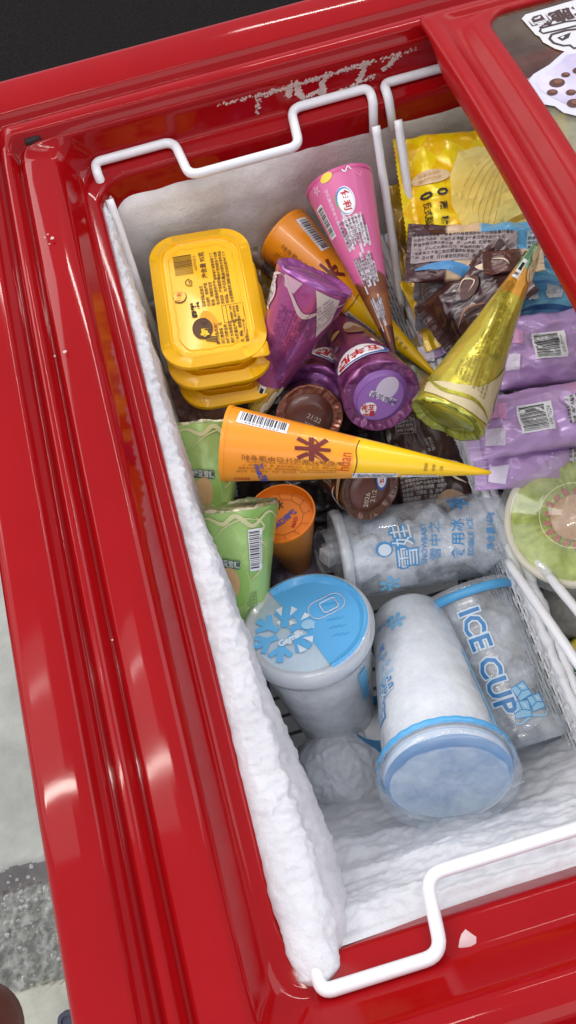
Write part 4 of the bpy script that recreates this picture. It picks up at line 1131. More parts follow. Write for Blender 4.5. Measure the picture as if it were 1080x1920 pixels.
# second yellow bag edge, between the wires
pouch('yellow_snack_bag', 'dull yellow bag standing on edge just right of the basket wires', P(770, 470, -0.105), P(800, 468, -0.105), (0.3, -0.5, 0.8), 0.030, 0.11, 0.016, mat('dark_yellow_film', srgb(214, 170, 30), 0.3, 0.2, bump=(90, 0.4, 0.0015), c2=srgb(90, 66, 20), vscale=30, coat=0.3), 6, 0.006, 0.0012, rot=8)
pouch('yellow_snack_bag', 'yellow wrapper corner lying under the dark chocolate bag', P(838, 570, -0.100), P(900, 545, -0.095), (0, -0.3, 1), 0.060, 0.060, 0.012, mat('yolk_film', srgb(232, 188, 24), 0.3, 0.1, coat=0.3), 12, 0.006, 0.0014)

# chocolate and blue bag with fine print
choco = film('choco_blue_film', [(0, srgb(74, 36, 36)), (0.032, srgb(226, 196, 160)), (0.056, srgb(106, 176, 220))], axis='X', wav=(20, 0.004), metal=0.1, off0=0.0625)
c = P(912, 474, -0.054)
root, sf = pouch('chocolate_bar_bag', 'crumpled grey, brown and sky blue wrapper covered in fine print, under the golden cone tip', c, P(1010, 470, -0.050), (-0.15, -0.25, 1), 0.120, 0.048, 0.014, choco, 3, 0.005, 0.0028, rot=-2)
for v in root.children[0].data.materials: pass
p = Print(sf, 0.0012, 0.005)
p.rect(-0.018, 0.002, 0.080, 0.022, ink((176, 160, 160)), 0, 0).rect(0.044, 0.004, 0.030, 0.020, ink((170, 188, 200)), 0, 1).curve([(-0.054, -0.014), (-0.030, -0.013), (-0.010, -0.019), (0.010, -0.015)], 0.009, ink((80, 146, 200)), 1)
p.block(-0.018, 0.003, 0.076, 6, 0.0030, ink((40, 30, 36)), -1, 3, lambda t_: (0.04 * t_, 1 - 0.25 * t_), bold=0.01).block(0.044, 0.004, 0.026, 5, 0.0030, ink((40, 40, 56)), 0, 6, layer=2, bold=0.01)
p.build('printed_text', root)
root, sf = pouch('chocolate_bar_bag', 'creased grey and blue wrapper with tiny print facing the basket wires', P(836, 540, -0.078), P(890, 515, -0.060), (-0.35, -0.15, 0.9), 0.058, 0.056, 0.012, mat('grey_film', srgb(150, 146, 150), 0.3, 0.15, bump=(60, 0.3, 0.002), c2=srgb(96, 100, 112), vscale=40, coat=0.3), 9, 0.005, 0.0024, rot=-6)
p = Print(sf, 0.0012, 0.005); p.block(-0.010, -0.004, 0.022, 8, 0.0028, ink((196, 190, 190)), 0, 3, bold=0.01).curve([(-0.024, 0.012), (-0.008, 0.018), (0.014, 0.010), (0.024, 0.018)], 0.007, ink((74, 140, 196)), 1).build('printed_text', root)
dk1 = mat('dark_choco_film', srgb(92, 56, 48), 0.22, 0.15, bump=(40, 0.3, 0.002), c2=srgb(48, 32, 36), vscale=30, coat=0.5)
root, sf = pouch('chocolate_bar_bag', 'dark brown crumpled chocolate wrapper in the middle of the right basket', P(890, 562, -0.066), P(940, 520, -0.050), (-0.2, -0.3, 1), 0.080, 0.052, 0.018, dk1, 5, 0.005, 0.0024)
p = Print(sf, 0.0014, 0.005); p.ell(0.004, 0.008, 0.010, 0.006, ink((84, 44, 36)), 20, 1).curve([(-0.004, 0.012), (0.004, 0.016), (0.010, 0.010), (0.002, 0.006)], 0.0012, CREAM, 2).curve([(0.016, 0.018), (0.024, 0.012), (0.030, 0.018)], 0.006, CREAM, 1).curve([(-0.02, -0.012), (-0.006, -0.004), (0.008, -0.010)], 0.0016, ink((150, 96, 60)), 1).build('printed_artwork', root)
root, sf = pouch('chocolate_bar_bag', 'small brown and cream wrapper poking out under the fine print bag', P(962, 490, -0.040), P(1010, 486, -0.040), (0, -0.3, 1), 0.042, 0.018, 0.008, film('cream_film', [(0, srgb(98, 58, 50)), (0.026, srgb(230, 204, 170))], axis='X', metal=0.1, off0=0.021), 15, 0.004, 0.0016)
p = Print(sf, 0.0012, 0.005); p.curve([(-0.016, 0.003), (-0.008, 0.001), (-0.004, -0.004)], 0.0012, CREAM, 1).curve([(0.002, 0.006), (0.006, 0.002), (0.010, 0.006), (0.014, 0.001), (0.018, 0.005)], 0.001, BLACK, 1).build('printed_artwork', root)

# sky blue bags
blu = film('sky_blue_film', [(0, srgb(110, 186, 226)), (0.030, srgb(126, 198, 234)), (0.06, srgb(90, 168, 216))], axis='X', wav=(60, 0.012), metal=0.15, off0=0.045)


def blue_bag(c, r_, label, sd, rot, w_=0.085):
    root, sf = pouch('blue_bar_bag', label, c, r_, (-0.1, -0.35, 1), w_, 0.034, 0.018, blu, sd, 0.004, 0.0030, rot=rot, group='sky blue ice bar bags')
    p = Print(sf, 0.0013, 0.005); p.text('糕', -0.020, 0.003, 0.013, WHITE, 180, 0.04, 1).text('雪', -0.002, 0.003, 0.013, WHITE, 180, 0.04, 1).curve([(-0.040, 0.010), (-0.030, 0.0), (-0.040, -0.010)], 0.010, CREAM, 0).curve([(-0.03, -0.012), (-0.01, -0.010), (0.01, -0.013), (0.03, -0.010)], 0.004, ink((52, 104, 160)), 1)
    p.build('printed_artwork', root)


blue_bag(P(1040, 498, -0.058), P(1080, 497, -0.058), 'sky blue bar bag just under the fine print wrapper', 4, 0)
blue_bag(P(1036, 556, -0.072), P(1080, 552, -0.072), 'sky blue bar bag lying on the topmost lilac bag', 8, -1)
pouch('blue_bar_bag', 'bit of blue wrapper deep beside the basket rail', P(848, 672, -0.125), P(890, 662, -0.125), (0, -0.2, 1), 0.045, 0.024, 0.010, blu, 28, 0.004, 0.0018, group='sky blue ice bar bags')

# lilac bags
lil = film('lilac_film', [(0, srgb(196, 160, 212))], metal=0.12, speckle=(16, srgb(222, 168, 208), 0.58))
lil2 = mat('lilac_seal', srgb(206, 178, 222), 0.3, 0.1, coat=0.3, bump=(300, 0.3, 0.001))


def lilac_bag(c, r_, label, sd, rot, bc=True, w_=0.034, h_=0.10, nrm_=(-0.1, -0.3, 1), th=0.032):
    root, sf = pouch('lilac_ice_cream_bag', label, c, r_, nrm_, w_ * 1.2, h_, th, lil, sd, 0.008, 0.0030, rot=rot, seal_m=lil2, group='lilac ice cream bags')
    if bc:
        p = Print(sf, 0.0013, 0.004); p.barcode(-0.001, 0.004, 0.0235, 0.0150 * 1.1, 90 if False else 0, '6930715258', seed=40 + sd) if False else p.barcode(-0.002, 0.006, 0.021, 0.024, -90 + 90, '6930715258', seed=40 + sd)
        p.build('barcode', root)
    p = Print(sf, 0.0013, 0.004); p.poly([(-0.018, 0.030), (-0.006, 0.028), (-0.002, 0.040), (-0.014, 0.042)], ink((232, 222, 240)), 0).poly([(0.0, 0.026), (0.012, 0.024), (0.016, 0.036), (0.004, 0.036)], ink((222, 160, 206)), 0)
    p.rect(0.0, -0.020, 0.020, 0.009, ink((232, 226, 236)), 0, 1).block(0.0, -0.020, 0.018, 3, 0.0026, BLACK, 0, sd, layer=2)
    for k in range(5): p.ell(random.uniform(-0.015, 0.015), random.uniform(-0.03, 0.03), 0.0006, 0.0006, WHITE, 0, 1)
    p.build('printed_artwork', root)
    return root


# long axis runs across the photograph: local y points left
def lil_frame(px0, px1, z0, z1): return P(px0[0], px0[1], z0), P(px1[0], px1[1], z1)


lilac_bag(P(1035, 655, -0.075), P(1029, 613, -0.071), 'lilac bag just below the sky blue bags, its barcode facing up', 3, 0, True, 0.048, 0.105)
lilac_bag(P(1010, 787, -0.075), P(1004, 742, -0.071), 'lilac bag beside the wide end of the golden cone, barcode showing', 11, 3, True, 0.040, 0.105)
lilac_bag(P(1018, 866, -0.105), P(1006, 829, -0.103), 'lilac bag end under the other lilac bags, above the lime cup', 17, -12, False, 0.034, 0.100)
lilac_bag(P(868, 618, -0.110), P(862, 588, -0.105), 'small lilac wrapper end between the rail and the dark chocolate bag', 23, 6, False, 0.026, 0.060)
root, sf = pouch('lilac_ice_cream_bag', 'dark purple wrapper folded under the small lilac one', P(872, 645, -0.120), P(910, 635, -0.115), (0, -0.2, 1), 0.055, 0.030, 0.012, mat('plum_film', srgb(78, 50, 84), 0.3, 0.2, coat=0.3, bump=(80, 0.5, 0.002)), 31, 0.005, 0.002)

# dark brown bag in the left basket, by the rails
root, sf = pouch('brown_ice_cream_bag', 'dark brown bag with pale printed table, under the orange cone tip by the rail', P(797, 852, -0.138), P(854, 840, -0.138), (-0.1, -0.1, 1), 0.058, 0.100, 0.014, film('brown_bag_film', [(0, srgb(66, 42, 36))], metal=0.15, speckle=(24, srgb(52, 34, 30), 0.5)), 7, 0.008, 0.0014)
p = Print(sf, 0.0012, 0.005); gy = ink((158, 150, 146))
p.line([(-0.020, 0.020), (-0.004, 0.018), (-0.002, 0.034), (-0.018, 0.036)], 0.0005, gy, 1, closed=True).block(-0.011, 0.027, 0.013, 4, 0.0028, gy, -4, 3, bold=0.02).block(-0.008, -0.026, 0.034, 7, 0.0028, gy, -4, 6, bold=0.02)
p.curve([(0.014, -0.010), (0.024, -0.016), (0.016, -0.024), (0.026, -0.032)], 0.003, CREAM, 1).curve([(-0.004, -0.044), (0.010, -0.038), (0.024, -0.044)], 0.008, ink((170, 136, 104)), 1).curve([(0.020, 0.010), (0.030, 0.016), (0.024, 0.022)], 0.002, CREAM, 1).block(0.004, 0.004, 0.012, 2, 0.003, gy, -85, 8, bold=0.02)
p.build('printed_artwork', root)
# odd wrappers deep in the left basket
pouch('mixed_snack_bag', 'pinkish brown wrapper wedged between the frost and the yellow tubs', P(375, 765, -0.120), P(420, 752, -0.120), (0.2, -0.3, 1), 0.050, 0.060, 0.014, mat('rose_film', srgb(196, 140, 120), 0.4, c2=srgb(104, 62, 54), vscale=40, bump=(90, 0.4, 0.002), coat=0.2), 19, 0.006, 0.002, rot=20)
root, sf = pouch('mixed_snack_bag', 'green and orange wrapper deep between the yellow tub and the orange cone', P(505, 550, -0.130), P(545, 540, -0.130), (0, -0.2, 1), 0.055, 0.085, 0.014, mat('green_orange_film', srgb(190, 110, 40), 0.35, c2=srgb(60, 84, 34), vscale=22, bump=(90, 0.4, 0.002), coat=0.3), 13, 0.006, 0.002)
pouch('mixed_snack_bag', 'patterned brown and cream wrapper behind the upper orange cone', P(512, 470, -0.110), P(545, 440, -0.110), (0, -0.4, 1), 0.040, 0.060, 0.014, mat('cocoa_film', srgb(200, 180, 160), 0.4, c2=srgb(60, 34, 28), vscale=70, bump=(90, 0.4, 0.002)), 33, 0.006, 0.002)
root, sf = pouch('mixed_snack_bag', 'orange, yellow and teal wrapper tip under the golden cone base', P(780, 705, -0.130), P(820, 690, -0.130), (0, -0.2, 1), 0.040, 0.060, 0.012, mat('teal_orange_film', srgb(222, 150, 50), 0.4, c2=srgb(90, 140, 120), vscale=24, coat=0.2), 37, 0.006, 0.002)
pouch('mixed_snack_bag', 'dark brown wrapper added as shade under the frosted ice cup', P(640, 1000, -0.195), P(720, 985, -0.195), (0, 0, 1), 0.11, 0.09, 0.014, mat('shadow_brown_film', srgb(84, 56, 44), 0.35, c2=srgb(40, 28, 26), vscale=30, coat=0.3, bump=(90, 0.4, 0.002)), 39, 0.006, 0.002)  # added filler, the shade below the cups put into its brown
pouch('mixed_snack_bag', 'dark plum wrapper added as shade under the purple cones', P(610, 860, -0.190), P(690, 850, -0.190), (0, 0, 1), 0.16, 0.13, 0.014, mat('deep_shade_film', srgb(58, 36, 40), 0.35, c2=srgb(30, 22, 26), vscale=30, coat=0.3, bump=(90, 0.4, 0.002)), 41, 0.006, 0.002)  # added filler sheet, shade between the cones put into its colour
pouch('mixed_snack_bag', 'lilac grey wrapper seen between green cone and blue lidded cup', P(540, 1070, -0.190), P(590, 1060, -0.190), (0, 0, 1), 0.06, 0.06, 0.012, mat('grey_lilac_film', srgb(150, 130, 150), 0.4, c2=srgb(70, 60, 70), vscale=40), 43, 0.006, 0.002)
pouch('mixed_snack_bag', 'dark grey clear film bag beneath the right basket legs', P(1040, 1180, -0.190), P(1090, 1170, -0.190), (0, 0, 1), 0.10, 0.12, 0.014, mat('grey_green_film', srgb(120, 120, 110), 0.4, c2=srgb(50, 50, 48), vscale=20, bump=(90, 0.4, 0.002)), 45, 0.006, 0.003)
pouch('mixed_snack_bag', 'black wrapper added as shade, bottom of the right basket under the lilac bags', P(990, 940, -0.195), P(1080, 920, -0.195), (0, 0, 1), 0.16, 0.16, 0.014, mat('gap_shade_film', srgb(52, 40, 50), 0.3, c2=srgb(24, 20, 24), vscale=25, coat=0.3, bump=(90, 0.4, 0.002)), 47, 0.006, 0.003)  # added near-black sheet, makes the gap between the baskets read dark
pouch('mixed_snack_bag', 'dark wrapper added as shade at the far bottom of the right basket', P(900, 640, -0.195), P(990, 620, -0.195), (0, 0, 1), 0.16, 0.20, 0.014, mat('gap_shade_film', srgb(52, 40, 50)), 49, 0.006, 0.003)  # same added dark sheet, deepens the shade at the far end

# ------------------------------------------------------------------ ice cups
icem = see_through('ice', (0.93, 0.95, 0.98), (0.95, 0.97, 1.0), 0.30, 0.85, 60, 0.2, bump=0.5)
snowm = mat('packed_snow', (0.92, 0.94, 0.97), 0.6, bump=(120, 0.4, 0.002), vary=0.12, vscale=30, sss=0.15)


def ice_chunks(root, r_at, L_, m, seed, n=9, size=0.02):
    R_ = random.Random(seed)
    for i in range(n):
        z = L_ * (0.10 + 0.78 * (i + 0.5) / n); rr = r_at(z) * 0.52; a = i * 2.4 + R_.random(); s_ = size * R_.uniform(0.8, 1.1)
        c = V((rr * 0.75 * math.cos(a), rr * 0.75 * math.sin(a), z))
        me = bpy.data.meshes.new('ice_cube'); bm = bmesh.new(); bmesh.ops.create_cube(bm, size=s_)
        bmesh.ops.bevel(bm, geom=bm.edges[:], offset=s_ * 0.16, segments=2, affect='EDGES', profile=0.6)
        rt = Matrix.Translation(c) @ Matrix.Rotation(R_.uniform(0, 3), 4, V((R_.random(), R_.random(), R_.random() + 0.1)).normalized())
        bmesh.ops.transform(bm, matrix=rt, verts=bm.verts)
        for v in bm.verts: v.co += v.normal * 0.0010 * noise.noise(v.co * 140)
        bm.to_mesh(me); bm.free(); link('ice_cube', me, m, root)


def cup(name, label, top, bot, r_top, r_bot, body_m, group='plastic ice cups', lid='blue', roll=0.0, seed=1, fill=None, n=9, size=0.022, foot=False):
    """origin at the lid end, local z towards the foot"""
    L_ = (bot - top).length; root = thing(name, label, 'ice cup', axis_frame(top, bot, math.radians(roll)), group)
    r_at = lambda z: r_top + (r_bot - r_top) * z / L_
    prof = [(r_top * 0.99, 0.0)]
    for k in range(1, 24):
        z = L_ * k / 24; r = r_at(z)
        if k in (3, 4): r -= 0.0010
        prof.append((r, z))
    prof += [(r_bot, L_ - 0.004), (r_bot - 0.0015, L_ - 0.001), (r_bot - 0.004, L_), (r_bot * 0.80, L_ - 0.0005), (r_bot * 0.76, L_ - 0.004), (0.0003, L_ - 0.0045)]
    v_, f_ = lathe(prof, 80); f_ = f_[:-1] if prof[-1][0] > 1e-5 else f_
    f_ = [q for q in f_ if len(q) == 4]
    mesh('cup_body', v_, f_, body_m, root)
    if foot:
        v_, f_ = lathe([(r_bot - 0.001, L_ - 0.016), (r_bot + 0.0022, L_ - 0.013), (r_bot + 0.0026, L_ - 0.002), (r_bot + 0.001, L_)], 64); f_ = [q for q in f_ if len(q) == 4]; mesh('foot_ring', v_, f_, body_m, root)
    if fill is not None:
        def g(u, v):
            z = 0.006 + (L_ - 0.013) * v; r = (r_at(z) - 0.0022) * (1 if 0 < v < 1 else 0.02); a = u * 2 * PI
            q = V((r * math.cos(a), r * math.sin(a), z)); k = fb(q + V((seed, 0, 0)), 38, 4)
            return V((q.x, q.y, 0)) * (1 - 0.10 * max(0, k + 0.25)) + V((0, 0, z))
        v_, f_ = grid(72, 60, g, True); mesh('ice_fill', v_, f_, fill, root)
    else:
        ice_chunks(root, r_at, L_, icem, seed, n, size)
    return root, cone_surf(L_, r_top, r_bot), L_, r_at


frostcup = see_through('frosted_cup', (0.92, 0.95, 0.98), (0.90, 0.93, 0.97), 0.42, 0.85, 26, 0.16, seed=3)
frostcup2 = see_through('hazy_cup', (0.90, 0.93, 0.97), (0.80, 0.84, 0.90), 0.10, 0.50, 40, 0.12, seed=9)
clearcup = see_through('clear_cup', (0.90, 0.93, 0.96), (0.86, 0.89, 0.93), 0.12, 0.48, 30, 0.10, seed=5)
lidclear = see_through('lid_plastic', (0.93, 0.96, 0.98), (0.80, 0.84, 0.89), 0.22, 0.40, 18, 0.14, seed=2, bump=0.1)
lidrim = see_through('lid_rim_plastic', (0.93, 0.96, 0.98), (0.84, 0.87, 0.92), 0.38, 0.55, 18, 0.14, seed=2, bump=0.1)
lidblue = mat('blue_film', srgb(88, 172, 226), 0.38, coat=0.15, vary=0.08, vscale=25)
ltblue = ink((120, 196, 240), 0.35)
dpblue = ink((60, 140, 200), 0.35)
pale = ink((204, 218, 230), 0.35)

# M: cup standing upright under a blue printed lid
top = P(577, 1176, -0.098); bot = P(634, 1350, -0.215)
root, sf, L_, r_at = cup('ice_cup', 'ice cup standing upright under a blue lid printed with a snowflake', top, bot, 0.0445, 0.0300, frostcup, seed=4, fill=snowm)
v_, f_ = lathe([(0.0445, 0.010), (0.0462, 0.0098), (0.0476, 0.004), (0.0476, -0.0010), (0.0462, -0.0040), (0.0440, -0.0058), (0.0422, -0.0060), (0.0405, -0.0034), (0.0385, -0.0030)], 96)
f_ = [q for q in f_ if len(q) == 4]; mesh('lid_rim', v_, f_, lidrim, root)
v_, f_ = lathe([(0.0002, -0.0030), (0.020, -0.0030), (0.0387, -0.0030)], 64); f_ = [q for q in f_ if len(q) == 4]; mesh('lid_top', v_, [tuple(reversed(q)) for q in f_], see_through('tinted_lid', (0.82, 0.92, 0.98), (0.66, 0.82, 0.94), 0.5, 0.7, 18, 0.2, seed=2, bump=0.1), root)
es = end_surf(root, -0.04, -0.0030)
p = Print(es, 0.0005, 0.03)
# blue film over the right part of the lid: a circle cut by a slanting line
Rb = 0.0445; pts = []
cut = lambda a: (Rb * math.cos(a), Rb * math.sin(a))
a0, a1 = math.radians(-68), math.radians(128)
arcp = [cut(a0 + (a1 - a0) * k / 40) for k in range(41)]
def lidz(u, v, off=0):
    r = math.hypot(u, v); z = 0 if r < 0.0385 else (0.0033 if r > 0.041 else 0.0033 * (r - 0.0385) / 0.0025)
    if r > 0.0425: z = 0.0034 - (r - 0.0425) * 0.9
    return es(u, v, off + z)
p = Print(lidz, 0.0006, 0.003)
edge_ = [(-0.0273, 0.0351), (-0.019, 0.022), (-0.010, 0.009), (-0.002, -0.004), (0.004, -0.016), (0.010, -0.028), (0.0167, -0.0413)]
p.poly(arcp + edge_[1:-1], lidblue, 0)
m_b = ink((100, 176, 224), 0.3)
cx, cy = -0.017, -0.005
for k in range(6):
    a = math.radians(60 * k + 22); ca, sa = math.cos(a), math.sin(a); q = lambda r_, s_: (cx + r_ * ca - s_ * sa, cy + r_ * sa + s_ * ca)
    ll = 0.024
    while math.hypot(*q(ll, 0)) > 0.0425: ll -= 0.001
    on_blue = k in (0, 1, 5)
    mm = m_b if not on_blue else lidblue
    p.line([q(0.005, 0), q(ll, 0)], 0.0052, mm, 1 + 0.3 * k)
    for s_ in (-1, 1):
        e = q(ll * 0.5 + 0.007, s_ * 0.0078)
        if math.hypot(*e) < 0.042: p.line([q(ll * 0.5, 0), e], 0.0042, mm, 1.1 + 0.3 * k + 0.05 * s_)
    if on_blue:                                      # pale gaps between the arms where they run into the blue half
        for s_ in (-1, 1):
            p.poly([q(ll * 0.62, s_ * 0.0032), q(ll * 0.98, s_ * 0.0032), q(ll * 0.86, s_ * 0.0082)], pale, 3 + 0.3 * k)
            p.poly([q(ll * 0.28, s_ * 0.0034), q(ll * 0.46, s_ * 0.0034), q(ll * 0.40, s_ * 0.0062)], pale, 3.1 + 0.3 * k)
p.ell(0.001, -0.001, 0.0048, 0.0042, ink((150, 196, 226), 0.35), 0, 5).text('Gamin', -0.012, -0.011, 0.0070, ink((206, 222, 234), 0.35), 25, 0.06, 5.5)
for k in range(6):
    for j in range(3): p.rect(0.012 + 0.004 * j + k * 0.0015, 0.022 - 0.007 * k, 0.005, 0.0012, ink((74, 156, 212), 0.3), 25, 1)
p.build('lid_film', root)
ms = [V((0.0075 + q[0], 0.0135 + q[1], 0)) for q in rrect(0.028, 0.017, 0.007, 8)]
rt_ = Matrix.Rotation(math.radians(22), 3, 'Z')
tp = [es(*(rt_ @ V((q[0], q[1], 0)) + V((0.015, 0.013, 0))).xy, 0.0012) for q in rrect(0.027, 0.016, 0.007, 8)]
v_, f_ = tube(tp + [tp[0]], 0.0006, 6); mesh('straw_tab', v_, f_, lidclear, root)
tp = [es(*(rt_ @ V((q[0], q[1], 0)) + V((0.017, 0.0135, 0))).xy, 0.0012) for q in rrect(0.012, 0.010, 0.002, 3)]
v_, f_ = tube(tp + [tp[0]], 0.0006, 6); mesh('straw_tab', v_, f_, lidrim, root)
p = Print(sf, 0.0007)
p.rect(-0.032, 0.045, 0.010, 0.042, ltblue, 4, 0); p.build('printed_artwork', root); clean(root)

# L: cup lying across the middle
top = P(634, 1046, -0.140); bot = P(948, 993, -0.150)
root, sf, L_, r_at = cup('ice_cup', 'hazy ice cup lying on its side across the basket, blue snow print on it', top, bot, 0.0355, 0.0330, frostcup2, seed=8, n=12, size=0.027)
v_, f_ = lathe([(0.0002, -0.001), (0.030, -0.001), (0.034, -0.002), (0.0375, -0.0016), (0.0385, 0.001), (0.0382, 0.0055), (0.0362, 0.0065)], 80, wob=lambda a, i, r, z: (0.0003 * math.sin(a * 60) if r > 0.037 else 0, 0)); mesh('lid', v_, f_, lidrim, root)
v_, f_ = grid(40, 6, lambda u, v: V((math.cos(u * 2 * PI) * 0.0340 * (v + 0.01), math.sin(u * 2 * PI) * 0.0340 * (v + 0.01), 0.008)), True); mesh('lid_disc', v_, f_, mat('lid_disc_blue', srgb(104, 160, 196), 0.4), root)
p = Print(sf, 0.0006)
for bo, mm in ((0.07, dpblue), (0.0, pale)):
    p.text('娃', -0.0090, 0.047, 0.0175, mm, 178, bo, 1 if bo else 2).text('雪', 0.0085, 0.049, 0.0175, mm, 178, bo, 1 if bo else 2)
p.text('SNOWBABY', 0.000, 0.0620, 0.0062, dpblue, 172, 0.01, 1, sx=0.95)
p.text('雪中之', -0.001, 0.0710, 0.0092, dpblue, 172, 0.0, 1, sx=1.15)
p.text('食用冰', 0.001, 0.0885, 0.0110, dpblue, 172, 0.012, 1).text('EDIBLE ICE', 0.001, 0.0980, 0.0064, dpblue, 172, 0.01, 1)
p.text('净含量160g', -0.001, 0.1140, 0.0070, dpblue, 172, 0.01, 1, sx=0.9)
p.flake(0.0300, 0.0330, 0.0088, ltblue, 1).flake(-0.0320, 0.0960, 0.0085, dpblue, 1)
p.ell(-0.0005, 0.031, 0.0058, 0.0064, dpblue, 0, 1).ell(0.0, 0.0312, 0.0044, 0.0050, pale, 0, 2)
p.build('printed_artwork', root); clean(root)

# N: big frosted cup leaning, lid end nearest
top = P(842, 1462, -0.070); bot = P(768, 1165, -0.165)
root, sf, L_, r_at = cup('ice_cup', 'large frosted ice cup leaning towards the front with its blue ringed lid lowest', top, bot, 0.0405, 0.0300, frostcup, seed=14, fill=snowm)
v_, f_ = lathe([(0.0002, -0.0030), (0.034, -0.0030), (0.0395, -0.0050), (0.0432, -0.0050), (0.0446, -0.002), (0.0446, 0.0055), (0.0415, 0.0085)], 90, wob=lambda a, i, r, z: (0.00045 * math.sin(a * 44) if z > 0.004 else 0, 0)); f_.pop(); mesh('lid', v_, f_, see_through('thin_lid', (0.94, 0.97, 0.99), (0.84, 0.88, 0.93), 0.08, 0.26, 30, 0.14, seed=12, bump=0.1), root)
v_, f_ = lathe([(0.0418, 0.0070), (0.0432, 0.0078), (0.0436, 0.0108), (0.0412, 0.0130)], 90, wob=lambda a, i, r, z: (0.0006 * abs(math.sin(a * 30)), 0)); f_ = [q for q in f_ if len(q) == 4]
mesh('blue_rim', v_, f_, lidblue, root)
v_, f_ = lathe([(0.0002, 0.0050), (0.0405, 0.0050)], 64); f_ = [q for q in f_ if len(q) == 4]; mesh('lid_disc', v_, f_, mat('ice_blue_disc', srgb(96, 168, 222), 0.4, vary=0.12, vscale=40), root)
esn = end_surf(root, -0.15, 0)
v_, f_ = grid(64, 16, lambda u, v: esn(0.0005 + 0.0375 * v * math.cos(u * 2 * PI) * (1 + 0.05 * noise.noise(V((math.cos(u * 6.283) * 3, math.sin(u * 6.283) * 3, 0)))), -0.0055 + 0.0325 * v * math.sin(u * 2 * PI), 0.001 * fb(V((v * math.cos(u * 6.283), v * math.sin(u * 6.283), 0)), 4, 3) - 0.0015), True); mesh('frost_patch', v_, [tuple(reversed(q)) for q in f_], see_through('frost_patch', (0.9, 0.94, 0.98), (0.74, 0.86, 0.95), 0.30, 0.75, 45, 0.3, seed=6), root)
p = Print(sf, 0.0006)
p.flake(-0.0125, 0.122, 0.0095, ltblue, 1)
p.text('净含量', -0.026, 0.126, 0.0060, dpblue, 4, 0.0, 1).text('冰', -0.031, 0.104, 0.0085, dpblue, 95, 0.02, 1).text('食', -0.0295, 0.094, 0.0085, dpblue, 95, 0.02, 1).text('ICE', -0.0375, 0.100, 0.0060, dpblue, 92, 0.01, 1)
p.text('之中', -0.030, 0.083, 0.0075, ltblue, 5, 0.0, 1).text('WONS', -0.0300, 0.073, 0.0055, ltblue, 5, 0.0, 1)
for bo, mm in ((0.07, dpblue), (0.0, pale)): p.text('娃', -0.0320, 0.061, 0.0160, mm, 5, bo, 1 if bo else 2).text('雪', -0.0430, 0.045, 0.0155, mm, 5, bo, 1 if bo else 2)
p.rect(0.0480, 0.055, 0.004, 0.08, ltblue, 1, 0)
p.build('printed_artwork', root); clean(root)

# O: clear ICE CUP by the mesh
top = P(878, 1122, -0.165); bot = P(986, 1400, -0.165)
root, sf, L_, r_at = cup('ice_cup', 'clear ice cup by the mesh side, lettered ICE CUP with drawn ice cubes', top, bot, 0.0350, 0.0345, clearcup, seed=19, n=12, size=0.025, foot=True)
v_, f_ = lathe([(0.0002, -0.0060), (0.032, -0.0060), (0.0375, -0.0050), (0.0388, -0.0020), (0.0385, 0.0), (0.0365, 0.0012)], 80); mesh('lid', v_, f_, lidclear, root)
v_, f_ = lathe([(0.0365, -0.001), (0.0392, -0.0008), (0.0396, 0.0040), (0.0368, 0.0055)], 80); f_ = [q for q in f_ if len(q) == 4]; mesh('blue_rim', v_, f_, lidblue, root)
p = Print(sf, 0.0006)
for bo, mm in ((0.075, pale), (0.02, ink((44, 124, 184), 0.35))): p.text('ICE CUP', -0.004 * 0 + 0.004, 0.054, 0.0215, mm, 90, bo, 1 if bo > 0.05 else 2, sx=1.02)
# three drawn ice cubes
cb = ink((150, 196, 224), 0.35)
for u_, v_2, s_, r_ in ((-0.0115, 0.082, 0.0105, 15), (-0.0070, 0.094, 0.0115, -8), (-0.0190, 0.092, 0.0105, 5)):
    p.rect(u_, v_2, s_, s_, cb, r_, 1)
    h_ = s_ / 2; c_, d_ = math.cos(math.radians(r_)), math.sin(math.radians(r_)); q = lambda x, y: (u_ + x * c_ - y * d_, v_2 + x * d_ + y * c_)
    p.line([q(-h_, -h_), q(h_, -h_), q(h_, h_), q(-h_, h_)], 0.0008, dpblue, 2, closed=True).line([q(-h_, h_ * 0.3), q(0, 0), q(h_, h_ * 0.4)], 0.0007, dpblue, 2).line([q(0, 0), q(0.2 * h_, -h_)], 0.0007, dpblue, 2).line([q(-h_ * .6, -h_ * .2), q(-h_ * .3, -h_ * .7)], 0.001, pale, 2)
p.curve([(0.004, 0.098), (-0.002, 0.103), (-0.012, 0.100), (-0.022, 0.102), (-0.027, 0.096)], 0.0016, cb, 1).rect(0.020, 0.096, 0.006, 0.018, dpblue, 2, 1)
p.build('printed_artwork', root); clean(root)

# P: ball of frost that buried another cup
c = P(640, 1448, -0.205)
root = thing('frosted_cup', 'cup completely furred over with white frost beneath the blue lidded cup', 'ice cup', axis_frame(c + V((0, 0, 0.006)), c + V((0.012, 0.0, -0.05))))


def ball(u, v):
    a = u * 2 * PI; b2 = v * PI; r = 0.0365
    q = V((math.sin(b2) * math.cos(a), math.sin(b2) * math.sin(a), -math.cos(b2)))
    k = 1 + 0.07 * fb(q, 2.0, 3) + 0.035 * fb(q + V((4, 0, 0)), 9, 4)
    if q.z > 0: q.z *= 1.3
    return q * r * k


v_, f_ = grid(120, 70, ball, True); mesh('frost_cover', v_, f_, frost2, root)
def bc(u, v):
    q = ball(u, v); return q
v_, f_ = lathe([(0.034, 0.004), (0.0385, 0.006), (0.0392, 0.010), (0.036, 0.013)], 60, wob=lambda a, i, r, z: (0.0012 * noise.noise(V((math.cos(a) * 4, math.sin(a) * 4, i))), 0)); f_ = [q for q in f_ if len(q) == 4]
mesh('cup_rim', v_, f_, frost2, root)

